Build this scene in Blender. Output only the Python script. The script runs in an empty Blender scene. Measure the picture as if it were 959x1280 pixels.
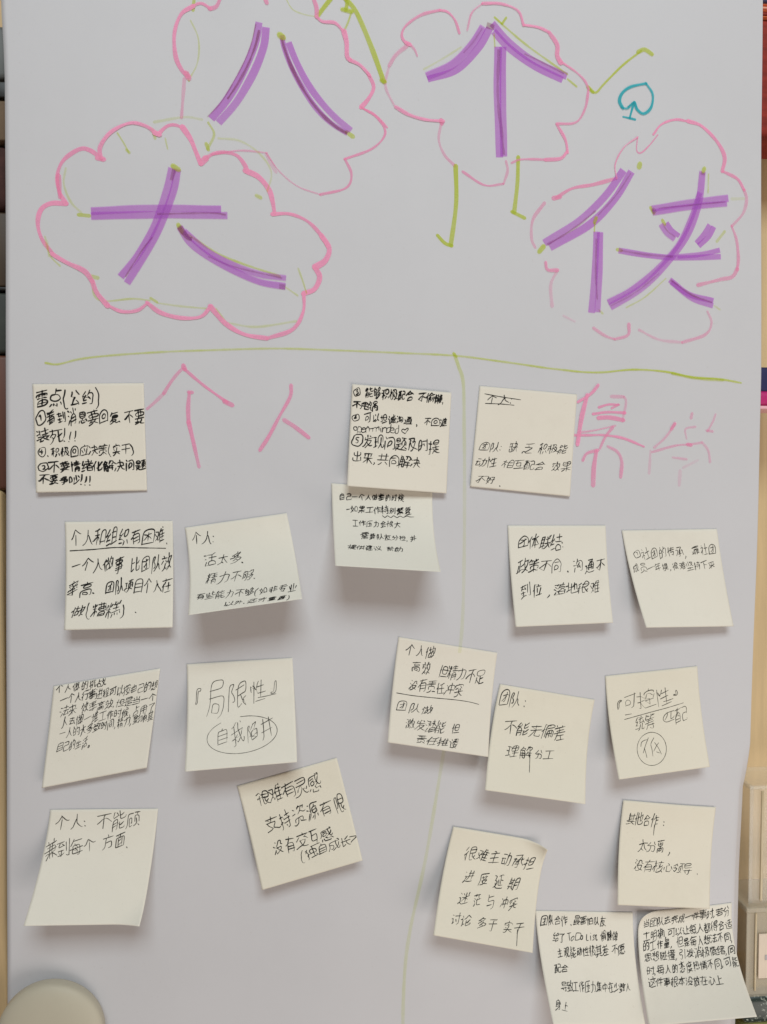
import bpy, math, random
import numpy as np
from mathutils import Matrix, Vector

# ------------------------------------------------------------------ camera, world, lights, exposure
scene = bpy.context.scene
COL = scene.collection
FPX = 961.0                      # focal length in pixels of the 959 x 1280 photograph
YAW, PITCH, DIST = math.radians(4.8), math.radians(-1.9), 0.571
cam_d = bpy.data.cameras.new('camera')
cam = bpy.data.objects.new('camera', cam_d)
COL.objects.link(cam)
cam_d.sensor_fit = 'VERTICAL'
cam_d.sensor_height = 36.0
cam_d.lens = 36.0 * FPX / 1280.0
cam_d.clip_start, cam_d.clip_end = 0.01, 20.0
fwd = Vector((math.sin(YAW) * math.cos(PITCH), math.cos(YAW) * math.cos(PITCH), math.sin(PITCH)))
right = fwd.cross(Vector((0, 0, 1))).normalized()
up = right.cross(fwd).normalized()
cpos = -fwd * DIST
cam.matrix_world = Matrix(((right.x, up.x, -fwd.x, cpos.x), (right.y, up.y, -fwd.y, cpos.y),
                           (right.z, up.z, -fwd.z, cpos.z), (0, 0, 0, 1)))
scene.camera = cam

world = bpy.data.worlds.new('World'); scene.world = world; world.use_nodes = True
bg = world.node_tree.nodes['Background']
bg.inputs[0].default_value = (1.0, 0.80, 0.67, 1); bg.inputs[1].default_value = 0.215

def area(name, loc, target, sx, sy, power, col):
    l = bpy.data.lights.new(name, 'AREA'); l.shape = 'RECTANGLE'; l.size = sx; l.size_y = sy
    l.energy = power; l.color = col
    o = bpy.data.objects.new(name, l); COL.objects.link(o); o.location = loc
    o.rotation_euler = (Vector(target) - Vector(loc)).to_track_quat('-Z', 'Y').to_euler()
    return o
area('ceiling_light', (0.1, -1.75, 1.5), (0.05, 0, -0.1), 1.15, 0.75, 33, (0.86, 0.965, 1.0))
area('low_fill_light', (0.75, -0.95, -0.85), (0.2, 0, -0.3), 1.1, 0.8, 8.0, (1.0, 0.92, 0.84))  # added warm fill, no window: lifts the lower right and the shadows
scene.view_settings.view_transform = 'Standard'
scene.view_settings.look = 'None'
scene.view_settings.exposure = 0.03
scene.view_settings.gamma = 1.0

# ------------------------------------------------------------------ geometry helpers
CP = np.array(cpos); CR = np.array(right); CU = np.array(up); CF = np.array(fwd)
def ray(px, py):
    d = CF + CR * ((px - 479.5) / FPX) + CU * ((640.0 - py) / FPX)
    return d
def P(px, py, y=0.0):
    """the place on the board's plane (depth y) seen at this spot of the photograph"""
    d = ray(px, py); t = (y - CP[1]) / d[1]
    return CP + d * t
def proj(p):
    q = np.asarray(p) - CP; z = q @ CF
    return np.array([479.5 + FPX * (q @ CR) / z, 640.0 - FPX * (q @ CU) / z])

def tag(o, label=None, cat=None, group=None, kind=None):
    if label: o['label'] = label
    if cat: o['category'] = cat
    if group: o['group'] = group
    if kind: o['kind'] = kind
    return o
def obj(name, verts, faces, mat, parent=None, smooth=True, attrs=None):
    me = bpy.data.meshes.new(name)
    me.from_pydata([tuple(map(float, v)) for v in verts], [], faces)
    if attrs is not None:
        a = me.attributes.new('ink', 'FLOAT', 'POINT'); a.data.foreach_set('value', np.array(attrs, dtype=np.float32))
    me.update()
    if smooth: me.polygons.foreach_set('use_smooth', [True] * len(me.polygons))
    o = bpy.data.objects.new(name, me); COL.objects.link(o)
    if mat: me.materials.append(mat)
    if parent: o.parent = parent
    return o
def empty(name, loc=(0, 0, 0)):
    o = bpy.data.objects.new(name, None); COL.objects.link(o); o.empty_display_size = 0.01
    return o

# ------------------------------------------------------------------ materials
def new_mat(name):
    m = bpy.data.materials.new(name); m.use_nodes = True
    nt = m.node_tree
    return m, nt, nt.nodes['Principled BSDF'], nt.nodes['Material Output']
def noise(nt, scale, detail=4, rough=0.5, vec=None, stretch=None):
    n = nt.nodes.new('ShaderNodeTexNoise'); n.inputs['Scale'].default_value = scale
    n.inputs['Detail'].default_value = detail; n.inputs['Roughness'].default_value = rough
    g = nt.nodes.new('ShaderNodeTexCoord'); src = g.outputs['Object']
    if stretch:
        mp = nt.nodes.new('ShaderNodeMapping'); mp.inputs['Scale'].default_value = stretch
        nt.links.new(src, mp.inputs[0]); src = mp.outputs[0]
    nt.links.new(src, n.inputs['Vector'])
    return n.outputs['Fac']
def ramp(nt, fac, stops):
    r = nt.nodes.new('ShaderNodeValToRGB'); nt.links.new(fac, r.inputs[0])
    e = r.color_ramp.elements
    while len(e) < len(stops): e.new(0.5)
    for k, (p, c) in enumerate(stops): e[k].position = p; e[k].color = (*c, 1)
    return r.outputs[0]
def paper_mat(name, c1, c2, bump=0.25, rough=0.75, sheet=False):
    m, nt, b, out = new_mat(name)
    f = noise(nt, 14, 5, 0.6)
    base = ramp(nt, f, [(0.3, c1), (0.7, c2)])
    # faint fibres and finger marks
    sp = ramp(nt, noise(nt, 420, 2, 0.8), [(0.66, (1, 1, 1)), (0.80, (0.90, 0.885, 0.86))])
    sm = ramp(nt, noise(nt, 26 if not sheet else 7, 6, 0.7), [(0.54, (1, 1, 1)), (0.78, (0.955, 0.95, 0.945))])
    for extra in (sp, sm):
        mm = nt.nodes.new('ShaderNodeMix'); mm.data_type = 'RGBA'; mm.blend_type = 'MULTIPLY'; mm.inputs[0].default_value = 1.0 if not sheet else 0.7
        nt.links.new(base, mm.inputs[6]); nt.links.new(extra, mm.inputs[7]); base = mm.outputs[2]
    nt.links.new(base, b.inputs['Base Color'])
    b.inputs['Roughness'].default_value = rough
    b.inputs['Specular IOR Level'].default_value = 0.25
    f2 = noise(nt, 900, 4, 0.7); f3 = noise(nt, 60, 3, 0.5)
    mx = nt.nodes.new('ShaderNodeMath'); mx.operation = 'MULTIPLY_ADD'
    nt.links.new(f3, mx.inputs[0]); mx.inputs[1].default_value = 3.0; nt.links.new(f2, mx.inputs[2])
    bp = nt.nodes.new('ShaderNodeBump'); bp.inputs['Strength'].default_value = bump; bp.inputs['Distance'].default_value = 0.00012
    nt.links.new(mx.outputs[0], bp.inputs['Height'])
    b2 = nt.nodes.new('ShaderNodeBump'); b2.inputs['Strength'].default_value = 0.5; b2.inputs['Distance'].default_value = 0.0012 if sheet else 0.0009
    nt.links.new(noise(nt, 1.0, 3, 0.45, stretch=(17, 1, 5) if sheet else (24, 24, 24)), b2.inputs['Height'])
    nt.links.new(b2.outputs[0], bp.inputs['Normal']); nt.links.new(bp.outputs[0], b.inputs['Normal'])
    return m
def plain(name, c, rough=0.5, var=0.15, scale=30, stretch=None, bump=0.0, spec=0.5):
    m, nt, b, out = new_mat(name)
    f = noise(nt, scale, 5, 0.6, stretch=stretch)
    nt.links.new(ramp(nt, f, [(0.25, tuple(x * (1 - var) for x in c)), (0.75, tuple(min(1, x * (1 + var)) for x in c))]), b.inputs['Base Color'])
    b.inputs['Roughness'].default_value = rough; b.inputs['Specular IOR Level'].default_value = spec
    if bump:
        bp = nt.nodes.new('ShaderNodeBump'); bp.inputs['Strength'].default_value = bump; bp.inputs['Distance'].default_value = 0.001
        nt.links.new(f, bp.inputs['Height']); nt.links.new(bp.outputs[0], b.inputs['Normal'])
    return m
def ink_mat(name, trans, body, cover, streak=0.25, scale=90):
    """translucent ink film: filters the light twice (so passes that overlap darken) plus some pigment"""
    m, nt, b, out = new_mat(name); nt.nodes.remove(b)
    at = nt.nodes.new('ShaderNodeAttribute'); at.attribute_name = 'ink'
    f = noise(nt, scale, 5, 0.65)
    f2 = noise(nt, scale * 7, 3, 0.7)
    ad = nt.nodes.new('ShaderNodeMath'); ad.operation = 'ADD'; nt.links.new(f, ad.inputs[0]); nt.links.new(f2, ad.inputs[1])
    mr = nt.nodes.new('ShaderNodeMapRange'); nt.links.new(ad.outputs[0], mr.inputs[0])
    mr.inputs[1].default_value = 0.7; mr.inputs[2].default_value = 1.2; mr.inputs[3].default_value = 1 - streak; mr.inputs[4].default_value = 1.0
    mu = nt.nodes.new('ShaderNodeMath'); mu.operation = 'MULTIPLY'; mu.use_clamp = True
    nt.links.new(at.outputs['Fac'], mu.inputs[0]); nt.links.new(mr.outputs[0], mu.inputs[1])
    mc = nt.nodes.new('ShaderNodeMix'); mc.data_type = 'RGBA'
    nt.links.new(mu.outputs[0], mc.inputs[0]); mc.inputs[6].default_value = (1, 1, 1, 1); mc.inputs[7].default_value = (*trans, 1)
    tr = nt.nodes.new('ShaderNodeBsdfTransparent'); nt.links.new(mc.outputs[2], tr.inputs[0])
    df = nt.nodes.new('ShaderNodeBsdfDiffuse'); df.inputs[0].default_value = (*body, 1)
    cv = nt.nodes.new('ShaderNodeMath'); cv.operation = 'MULTIPLY'; nt.links.new(mu.outputs[0], cv.inputs[0]); cv.inputs[1].default_value = cover
    ms = nt.nodes.new('ShaderNodeMixShader'); nt.links.new(cv.outputs[0], ms.inputs[0])
    nt.links.new(tr.outputs[0], ms.inputs[1]); nt.links.new(df.outputs[0], ms.inputs[2])
    nt.links.new(ms.outputs[0], out.inputs[0])
    return m

M_SHEET = paper_mat('sheet_paper', (0.600, 0.592, 0.612), (0.622, 0.614, 0.634), 0.2, 0.6, True)
NOTE_M = [paper_mat('note_cream', (0.765, 0.71, 0.615), (0.79, 0.74, 0.64)),
          paper_mat('note_ivory', (0.765, 0.73, 0.64), (0.795, 0.76, 0.67)),
          paper_mat('note_yellowish', (0.755, 0.705, 0.585), (0.785, 0.735, 0.62))]
M_PURPLE = ink_mat('purple_marker', (0.94, 0.69, 0.98), (0.60, 0.25, 0.72), 0.30, 0.12, 60)
M_PINK = ink_mat('pink_marker', (1.0, 0.76, 0.88), (1.0, 0.40, 0.60), 0.80, 0.35, 120)
M_GREEN = ink_mat('green_marker', (0.93, 0.97, 0.52), (0.58, 0.66, 0.12), 0.42, 0.3, 120)
M_TEAL = ink_mat('teal_marker', (0.40, 0.86, 0.90), (0.06, 0.48, 0.55), 0.62, 0.3, 120)
M_BROWN = ink_mat('brown_overlap', (0.86, 0.74, 0.74), (0.22, 0.10, 0.14), 0.18, 0.3, 120)
M_BLACK = ink_mat('black_pen', (0.35, 0.34, 0.33), (0.02, 0.02, 0.02), 0.88, 0.25, 300)
M_GREY = ink_mat('grey_pen', (0.45, 0.43, 0.40), (0.05, 0.046, 0.04), 0.80, 0.3, 300)

# ------------------------------------------------------------------ strokes
def smooth_line(pts, step, closed=False):
    """Catmull-Rom through the points, resampled every `step`"""
    p = np.array(pts, float)
    if len(p) == 2: 
        n = max(1, int(np.hypot(*(p[1] - p[0])) / step)); t = np.linspace(0, 1, n + 1)[:, None]
        return p[0] * (1 - t) + p[1] * t
    q = np.vstack([2 * p[0] - p[1], p, 2 * p[-1] - p[-2]])
    out = []
    for i in range(1, len(q) - 2):
        a, b, c, d = q[i - 1], q[i], q[i + 1], q[i + 2]
        n = max(1, int(math.ceil(np.hypot(*(c - b)) / step)))
        t = (np.arange(n) / n)[:, None]
        out.append(0.5 * ((2 * b) + (c - a) * t + (2 * a - 5 * b + 4 * c - d) * t ** 2 + (3 * b - a - 3 * c + d) * t ** 3))
    out.append(p[-1:])
    return np.vstack(out)
def ribbon(acc, line, width, place, dens=1.0, rnd=None, taper=0.0, wob=0.12, roundend=False, layer=0):
    """adds one pen stroke to acc; `line` and `width` in surface units, `place(x, y, layer)` gives the 3D point"""
    V, F, A = acc
    n = len(line)
    if n < 2: return
    d = np.gradient(line, axis=0); L = np.hypot(d[:, 0], d[:, 1]) + 1e-9
    nx, ny = -d[:, 1] / L, d[:, 0] / L
    ph = rnd.uniform(0, 6.28); ph2 = rnd.uniform(0, 6.28)
    s = np.concatenate([[0], np.cumsum(np.hypot(*np.diff(line, axis=0).T))])
    w = width * 0.5 * (1 + wob * np.sin(s / (width * 3.1) + ph) + wob * 0.6 * np.sin(s / (width * 1.1) + ph2))
    T = s[-1] + 1e-9
    if taper: w = w * (1 - taper * np.clip((s / T - 0.55) / 0.45, 0, 1) ** 1.5)
    dd = dens if np.ndim(dens) else np.full(n, dens)
    dd = dd * (1 + 0.12 * np.sin(s / (width * 4.3) + ph2))
    if roundend and n > 1:
        e = np.array([-1.0, 0.0]); 
        line = np.vstack([line[:1] - (d[0] / L[0]) * w[0] * 0.8, line, line[-1:] + (d[-1] / L[-1]) * w[-1] * 0.8])
        nx = np.concatenate([[nx[0]], nx, [nx[-1]]]); ny = np.concatenate([[ny[0]], ny, [ny[-1]]])
        w = np.concatenate([[w[0] * 0.45], w, [w[-1] * 0.4]]); dd = np.concatenate([[dd[0]], dd, [dd[-1]]]); n += 2
    b = len(V)
    for i in range(n):
        V.append(place(line[i, 0] + nx[i] * w[i], line[i, 1] + ny[i] * w[i], layer))
        V.append(place(line[i, 0] - nx[i] * w[i], line[i, 1] - ny[i] * w[i], layer))
        A += [dd[i], dd[i]]
    for i in range(n - 1):
        F.append((b + 2 * i, b + 2 * i + 2, b + 2 * i + 3, b + 2 * i + 1))

# ------------------------------------------------------------------ the room behind the sheet
WALL_Y = 0.075
def slab(name, px0, py0, px1, py1, y_front, y_back, mat, parent=None, bev=0.002, seg=3):
    """rounded box whose front face spans these two spots at depth y_front"""
    import bmesh
    a = P(px0, py0, y_front); c = P(px1, py1, y_front)
    x0, x1 = sorted((a[0], c[0])); z0, z1 = sorted((a[2], c[2]))
    bm = bmesh.new(); bmesh.ops.create_cube(bm, size=1)
    for v in bm.verts:
        v.co = ((x0 + x1) / 2 + v.co.x * (x1 - x0), (y_front + y_back) / 2 + v.co.y * (y_back - y_front), (z0 + z1) / 2 + v.co.z * (z1 - z0))
    bmesh.ops.bevel(bm, geom=bm.edges[:], offset=bev, segments=seg, affect='EDGES', profile=0.5)
    me = bpy.data.meshes.new(name); bm.to_mesh(me); bm.free()
    me.materials.append(mat)
    me.polygons.foreach_set('use_smooth', [True] * len(me.polygons))
    o = bpy.data.objects.new(name, me); COL.objects.link(o)
    if parent: o.parent = parent
    return o

DEBUG = False
M_WOOD = plain('light_wood', (0.66, 0.48, 0.26), 0.55, 0.16, 9, (9, 9, 0.6), 0.15)
M_WOOD2 = plain('wood_edge', (0.60, 0.43, 0.23), 0.5, 0.2, 12, (9, 9, 0.6), 0.15)
w = slab('wall', -700, -600, 1700, 1950, WALL_Y, WALL_Y + 0.02, M_WOOD); tag(w, kind='structure')

# left edge, from the top down
M_GREY_PL = plain('grey_plastic', (0.13, 0.135, 0.13), 0.5)
M_BLK = plain('black_plastic', (0.012, 0.012, 0.012), 0.4)
M_CARD = plain('brown_card', (0.17, 0.11, 0.065), 0.8, 0.2, 40)
M_MAROON = plain('dark_maroon_cloth', (0.06, 0.022, 0.018), 0.9, 0.4, 120, None, 0.4)
M_DKGREEN = plain('dark_green_grey', (0.035, 0.04, 0.032), 0.6, 0.3, 60)
M_RUST = plain('red_brown_wood', (0.10, 0.035, 0.02), 0.5, 0.4, 14, (9, 9, 0.6), 0.15)
def box_thing(name, label, cat, rect, yf, yb, mat, bev=0.002, band=None):
    r = empty(name); tag(r, label, cat)
    slab('body', *rect, yf, yb, mat, r, bev)
    if band:
        for (n2, rc, m2, dy) in band: slab(n2, *rc, yf - dy, yf + 0.004, m2, r, 0.0008)
    return r
box_thing('storage_case', 'grey plastic case with black bottom band at the top left edge', 'case', (-60, 28, 14, 99), 0.012, 0.06, M_GREY_PL, 0.004,
          [('bottom_band', (-60, 99, 14, 122), M_BLK, 0.001)])
box_thing('cardboard_box', 'brown cardboard box just under the grey case at left edge', 'box', (-60, 123, 15, 176), 0.012, 0.06, M_CARD, 0.0015)
box_thing('folded_cloth', 'dark maroon folded cloth under the brown cardboard box', 'cloth', (-60, 177, 16, 262), 0.014, 0.06, M_MAROON, 0.008)
box_thing('narrow_crate', 'narrow dark brown wooden crate below the maroon cloth', 'crate', (-60, 263, 15, 359), 0.014, 0.06, plain('dark_brown_wood', (0.055, 0.032, 0.016), 0.5, 0.3, 14, (9, 9, 0.6)), 0.002,
          [('edge_strip', (-60, 357, 15, 363), M_BLK, 0.001)])
box_thing('file_box', 'dark green grey box at the left edge above red brown panel', 'box', (-60, 364, 14, 442), 0.014, 0.06, M_DKGREEN, 0.003)
box_thing('upright_plank', 'upright red brown wooden plank behind the left edge of the sheet', 'plank', (-60, 443, 14, 612), 0.014, 0.06, M_RUST, 0.003)
box_thing('wooden_post', 'light tan wooden post along the lower left edge of the sheet', 'post', (-70, 613, 14, 1400), 0.012, 0.06, M_WOOD2, 0.003)

# right edge
M_RED = plain('red_cloth', (0.24, 0.022, 0.012), 0.85, 0.35, 60, (1, 1, 3), 0.5)
M_ORANGE = plain('orange_stripe', (0.75, 0.16, 0.05), 0.7, 0.2, 60)
M_PEACH = plain('peach_stripe', (0.85, 0.38, 0.25), 0.7, 0.2, 60)
M_BLUE = plain('blue_cloth', (0.10, 0.16, 0.42), 0.8, 0.2)
r = empty('red_bag'); tag(r, 'dark red cloth bag with orange stripes at top right edge', 'bag')
slab('body', 938, 20, 1040, 173, 0.014, 0.06, M_RED, r, 0.006)
for (a, b, m_) in ((5, 9, M_ORANGE), (9.5, 12.5, M_PEACH), (13, 17, M_ORANGE), (17.5, 19.5, M_RED), (20, 25, M_ORANGE)):
    slab('stripe', 938, a, 1040, b, 0.0125, 0.03, m_, r, 0.0006)
o = slab('blue_cloth', 938, -60, 1040, 4, 0.014, 0.06, M_BLUE, None, 0.005); tag(o, 'bit of blue cloth above the red bag in the top right corner', 'cloth')
M_NAVY = plain('navy_cloth', (0.018, 0.02, 0.10), 0.7, 0.3)
M_MAG = plain('magenta_cloth', (0.52, 0.01, 0.16), 0.6, 0.3)
M_LPK = plain('pale_pink_trim', (0.9, 0.50, 0.55), 0.6, 0.1)
r = empty('hanging_pouch'); tag(r, 'small navy pouch with magenta end and pink trim beside header line', 'pouch')
slab('body', 944, 458, 1010, 491, 0.010, 0.05, M_NAVY, r, 0.004)
slab('magenta_end', 944, 488, 1010, 508, 0.009, 0.05, M_MAG, r, 0.004)
slab('trim', 944, 507, 1010, 512, 0.008, 0.04, M_LPK, r, 0.001)
# clear boxes at lower right
mcl, nt, b, out = new_mat('clear_plastic')
b.inputs['Base Color'].default_value = (0.80, 0.78, 0.70, 1); b.inputs['Roughness'].default_value = 0.12
b.inputs['Alpha'].default_value = 0.16; b.inputs['Specular IOR Level'].default_value = 0.9
mfr, nt, b, out = new_mat('frosted_plastic')
b.inputs['Base Color'].default_value = (0.60, 0.54, 0.42, 1); b.inputs['Roughness'].default_value = 0.3
b.inputs['Alpha'].default_value = 0.38
def tub(name, label, rect, yf, yb, mat, rim):
    r = empty(name); tag(r, label, 'container')
    px0, py0, px1, py1 = rect
    slab('front_wall', px0, py0, px1, py1, yf, yf + 0.0012, mat, r, 0.0005)
    slab('side_wall', px0, py0, px0 + 2.4, py1, yf + 0.0015, yb, mat, r, 0.0005)
    slab('rim', px0 - 0.8, py0 - 1.5, px1, py0 + 1.0, yf - 0.0006, yb, mat, r, 0.0012)
    for k in rim: slab('moulded_rib', k, py0 + 6, k + 0.8, py1 - 4, yf - 0.0012, yf - 0.0001, M_RIB, r, 0.0005)
    return r
M_RIB = plain('pale_rib', (0.52, 0.42, 0.26), 0.2, 0.1)
tub('clear_tub', 'clear plastic tub with pale ribs by lower right edge of sheet', (938, 983, 1050, 1130), 0.016, 0.055, mcl, (952.5,))
t = tub('frosted_tub', 'frosted plastic tub with a white label under the clear tub', (934, 1136, 1050, 1243), 0.012, 0.055, mfr, (944.5,))
slab('label_card', 949, 1168, 1010, 1220, 0.0105, 0.0118, plain('label_paper', (0.74, 0.62, 0.50), 0.7, 0.06), t, 0.0004)
slab('label_print', 956.5, 1194, 962, 1200, 0.0101, 0.0104, plain('label_grey_print', (0.45, 0.42, 0.42), 0.7), t, 0.0001)
o = slab('yellow_packet', 938, 1215, 1050, 1242, 0.020, 0.05, plain('amber_packet', (0.42, 0.27, 0.06), 0.5, 0.3), None, 0.004)
tag(o, 'amber yellow packet inside the frosted tub at lower right', 'packet')
mg, nt, b, out = new_mat('dark_green_speckled')
f = noise(nt, 350, 3, 0.6)
nt.links.new(ramp(nt, f, [(0.56, (0.012, 0.025, 0.02)), (0.66, (0.40, 0.44, 0.38))]), b.inputs['Base Color']); b.inputs['Roughness'].default_value = 0.35
o = slab('dark_bag', 930, 1246, 1050, 1276, 0.010, 0.05, mg, None, 0.006); tag(o, 'dark green bag with pale specks under the frosted tub', 'bag')
o = slab('olive_cloth', 930, 1277, 1050, 1400, 0.014, 0.05, plain('olive_cloth', (0.22, 0.22, 0.07), 0.85, 0.3, 80), None, 0.005); tag(o, 'olive green cloth at the very bottom right corner', 'cloth')

# ------------------------------------------------------------------ the paper sheet
LE = [(-120, -4), (20, 1.5), (60, 4), (100, 5.5), (240, 6.5), (640, 7.5), (900, 8), (1200, 9), (1400, 9.5)]
RE = [(-120, 958.5), (0, 957.5), (170, 955.5), (470, 955.5), (560, 953.5), (620, 952), (700, 949.5), (800, 945.5), (880, 942.5), (960, 940), (1010, 939), (1080, 936), (1150, 934), (1230, 931.5), (1400, 929)]
FO = [(-120, 958), (900, 941), (950, 931.5), (990, 926), (1100, 920), (1180, 918), (1280, 915), (1400, 912)]
ip = lambda T, y: float(np.interp(y, [t[0] for t in T], [t[1] for t in T]))
def sheet_y(x, z):
    """gentle waves of the hanging paper (metres, negative = towards the viewer)"""
    return (-0.0006 * math.sin(9 * x + 1.3 * z + 0.4) - 0.0005 * math.sin(23 * x - 2.1 * z + 1.0) - 0.00022 * math.sin(61 * x + 3 * z)
            - 0.00018 * math.sin(35 * z + 8 * x) + 0.0045 * max(0.0, (x - 0.20) / 0.09) ** 2 * 0.9 + 0.004 * max(0.0, (-0.235 - x) / 0.06) ** 2 * 0.5)
def sheet_pt(x, z, layer=0):
    return (x, sheet_y(x, z) - 0.00022 - 0.00003 * layer, z)
rows = np.concatenate([np.linspace(-120, 930, 150), np.linspace(936, 1400, 70)])
V, F = [], []
NC = 150
for y in rows:
    l, fo, re = ip(LE, y), min(ip(FO, y), ip(RE, y) - 0.3), ip(RE, y)
    xs = list(np.linspace(l, fo, NC)) + list(np.linspace(fo, re, 7)[1:])
    for k, px in enumerate(xs):
        q = P(px, y)
        yy = sheet_y(q[0], q[2])
        if k >= NC: yy += (px - fo) * 0.0006 * 1.1 * min(1, max(0, (y - 930) / 60))
        V.append((q[0], yy, q[2]))
nc = NC + 6; nr = len(rows)
for j in range(nr - 1):
    for i in range(nc - 1):
        F.append((j * nc + i, (j + 1) * nc + i, (j + 1) * nc + i + 1, j * nc + i + 1))
n0 = len(V)                                  # back face and rim: the paper has a thickness
V += [(v[0], v[1] + 0.0003, v[2]) for v in V]
F += [tuple(n0 + k for k in reversed(f)) for f in F[:]]
ring = [j * nc for j in range(nr)] + [(nr - 1) * nc + i for i in range(1, nc)] + [j * nc + nc - 1 for j in range(nr - 2, -1, -1)] + [i for i in range(nc - 2, 0, -1)]
for a, b_ in zip(ring, ring[1:] + ring[:1]): F.append((b_, a, a + n0, b_ + n0))
poster = empty('paper_poster')
tag(poster, 'large white paper sheet with purple marker title in pink clouds', 'poster')
obj('sheet', V, F, M_SHEET, poster)

rnd = random.Random(7)
PXM = 0.000594                                # metres per photo pixel in the middle of the sheet
def Z(ox, oy, s, pts): return [(ox + x / s, oy + y / s) for x, y in pts]
LAYER = [0]
def marker(name, strokes, mat, label=None, wob=0.05, roundend=False, layered=True, single=False):
    if single:                                # every stroke stands alone: a part of its own
        for st in strokes: marker(name, [st], mat, label, wob, roundend)
        return
    acc = ([], [], [])
    for st in strokes:
        pts, wpx = st[0], st[1]; dens = st[2] if len(st) > 2 else 1.0
        line = smooth_line([(P(*p)[0], P(*p)[2]) for p in pts], 0.0016)
        if np.ndim(dens): dens = np.interp(np.linspace(0, 1, len(line)), np.linspace(0, 1, len(dens)), dens)
        if layered: LAYER[0] = (LAYER[0] + 1) % 14
        ribbon(acc, line, wpx * PXM * (1.14 if mat is M_PURPLE else 1.0), sheet_pt, dens, rnd, 0.0, wob, roundend, LAYER[0])
    o = obj(name, acc[0], acc[1], mat, poster, attrs=acc[2])
    if label: o['label'] = label
    return o
A = lambda pts: Z(0, 0, 1.998, pts)
A2 = lambda pts: Z(200, 0, 3.197, pts)
B = lambda pts: Z(470, 0, 1.961, pts)
B2 = lambda pts: Z(480, 0, 3.425, pts)
C2 = lambda pts: Z(660, 170, 3.425, pts)
D2 = lambda pts: Z(40, 140, 2.524, pts)
E2 = lambda pts: Z(180, 420, 3.836, pts)
G2 = lambda pts: Z(700, 460, 4.17, pts)

# green tracing lines first (underneath)
g = [(B([(195, 408), (196, 500), (183, 602)]), 5.5), (B([(186, 604), (168, 597), (150, 578)]), 4.5), (B([(348, 386), (346, 450), (338, 522)]), 5),
     (B([(332, 520), (364, 536)]), 4.2), (B([(520, 212), (530, 224), (541, 226), (560, 205), (605, 160), (650, 125)]), 2.6), (B([(642, 128), (658, 122), (677, 134)]), 5, 0.8),
     (B([(519, 213), (532, 226)]), 4.5),
     (A2([(684, -6), (655, 30), (628, 66)]), 5), (A2([(742, -6), (748, 15), (742, 42)]), 4.5), (A2([(738, -8), (785, 50), (845, 190), (895, 330)]), 5.8),
     (A2([(728, 38), (768, 48)]), 5), (A2([(765, 50), (752, 90), (735, 126)]), 2.2, 0.7), (A2([(884, 322), (900, 330)]), 4.5)]
marker('green_stroke', g, M_GREEN, None, 0.06, True, single=True)
g = [(A2([(136, -4), (132, 40)]), 3.6, 0.7), (A2([(122, 80), (150, 140), (156, 200), (146, 260), (118, 312)]), 1.8, 0.35), (A2([(108, 290), (116, 322)]), 3, 0.7),
     (A2([(505, -4), (530, 36), (575, 56), (625, 66)]), 1.5, 0.35), (A([(385, 305), (460, 292), (505, 298)]), 3, 0.22), (A([(520, 305), (535, 335), (518, 372)]), 3, 0.5),
     (A([(515, 358), (521, 374)]), 4, 0.7), (A([(294, 333), (310, 358), (322, 380)]), 2, 0.5), (A([(316, 374), (324, 382)]), 4, 0.6), (A([(380, 322), (388, 346)]), 3, 0.5),
     (A([(413, 345), (419, 372)]), 2, 0.4), (A([(545, 345), (600, 352), (650, 385), (678, 430), (668, 478)]), 2.2, 0.28), (A([(640, 488), (652, 494)]), 4, 0.5),
     (A([(165, 420), (160, 460), (178, 505), (205, 532)]), 2.4, 0.3), (A([(196, 536), (224, 539)]), 4, 0.75), (A([(112, 590), (124, 636), (150, 664)]), 2.2, 0.35),
     (A([(228, 690), (245, 694)]), 6, 0.5), (A([(232, 700), (236, 738), (262, 752), (330, 746), (375, 750)]), 2.2, 0.4), (A([(376, 744), (392, 754)]), 4, 0.6),
     (A([(392, 756), (450, 764), (520, 770)]), 2.2, 0.3), (A([(538, 770), (562, 802)]), 3, 0.45), (A([(570, 806), (640, 816), (740, 802)]), 2.6, 0.28),
     (A([(745, 670), (756, 700), (766, 732)]), 2, 0.45), (A([(712, 716), (744, 738)]), 2, 0.35), (A([(470, 585), (560, 640), (700, 690)]), 2.4, 0.6),
     (A([(445, 560), (455, 580)]), 5, 0.9), (A([(432, 414), (447, 424)]), 6, 0.9), (A([(698, 86), (708, 94)]), 6, 0.9), (A([(866, 330), (882, 342)]), 5, 0.8),
     (A([(122, 640), (118, 600)]), 2, 0.2), (B2([(472, 78), (505, 108)]), 2.4, 0.9), (B2([(505, 105), (522, 80)]), 2.6, 0.9), (B2([(500, 105), (600, 190), (700, 262), (785, 320)]), 2.4, 0.6),
     (B2([(785, 340), (825, 372)]), 2.4, 0.7), (B2([(170, 300), (250, 255), (330, 205)]), 2.2, 0.25), (B2([(470, 150), (474, 205)]), 1.8, 0.6),
     (C2([(480, 118), (476, 134)]), 6, 0.7), (C2([(66, 474), (46, 498)]), 5, 0.8), (C2([(292, 350), (284, 372)]), 4, 0.85), (C2([(286, 372), (284, 410)]), 2, 0.7),
     (C2([(758, 136), (752, 152)]), 5, 0.8), (C2([(776, 160), (774, 240)]), 1.8, 0.5), (C2([(382, 486), (400, 490)]), 5, 0.8), (C2([(848, 405), (812, 450)]), 4, 0.45),
     (C2([(525, 306), (540, 332)]), 4.5, 0.8), (C2([(305, 745), (320, 760)]), 3, 0.4), (C2([(800, 725), (826, 742)]), 2.2, 0.3), (C2([(880, 265), (935, 262)]), 4, 0.15),
     (C2([(420, 735), (500, 690), (590, 610)]), 1.8, 0.4), (C2([(575, 360), (585, 380)]), 3.5, 0.7)]
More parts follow.
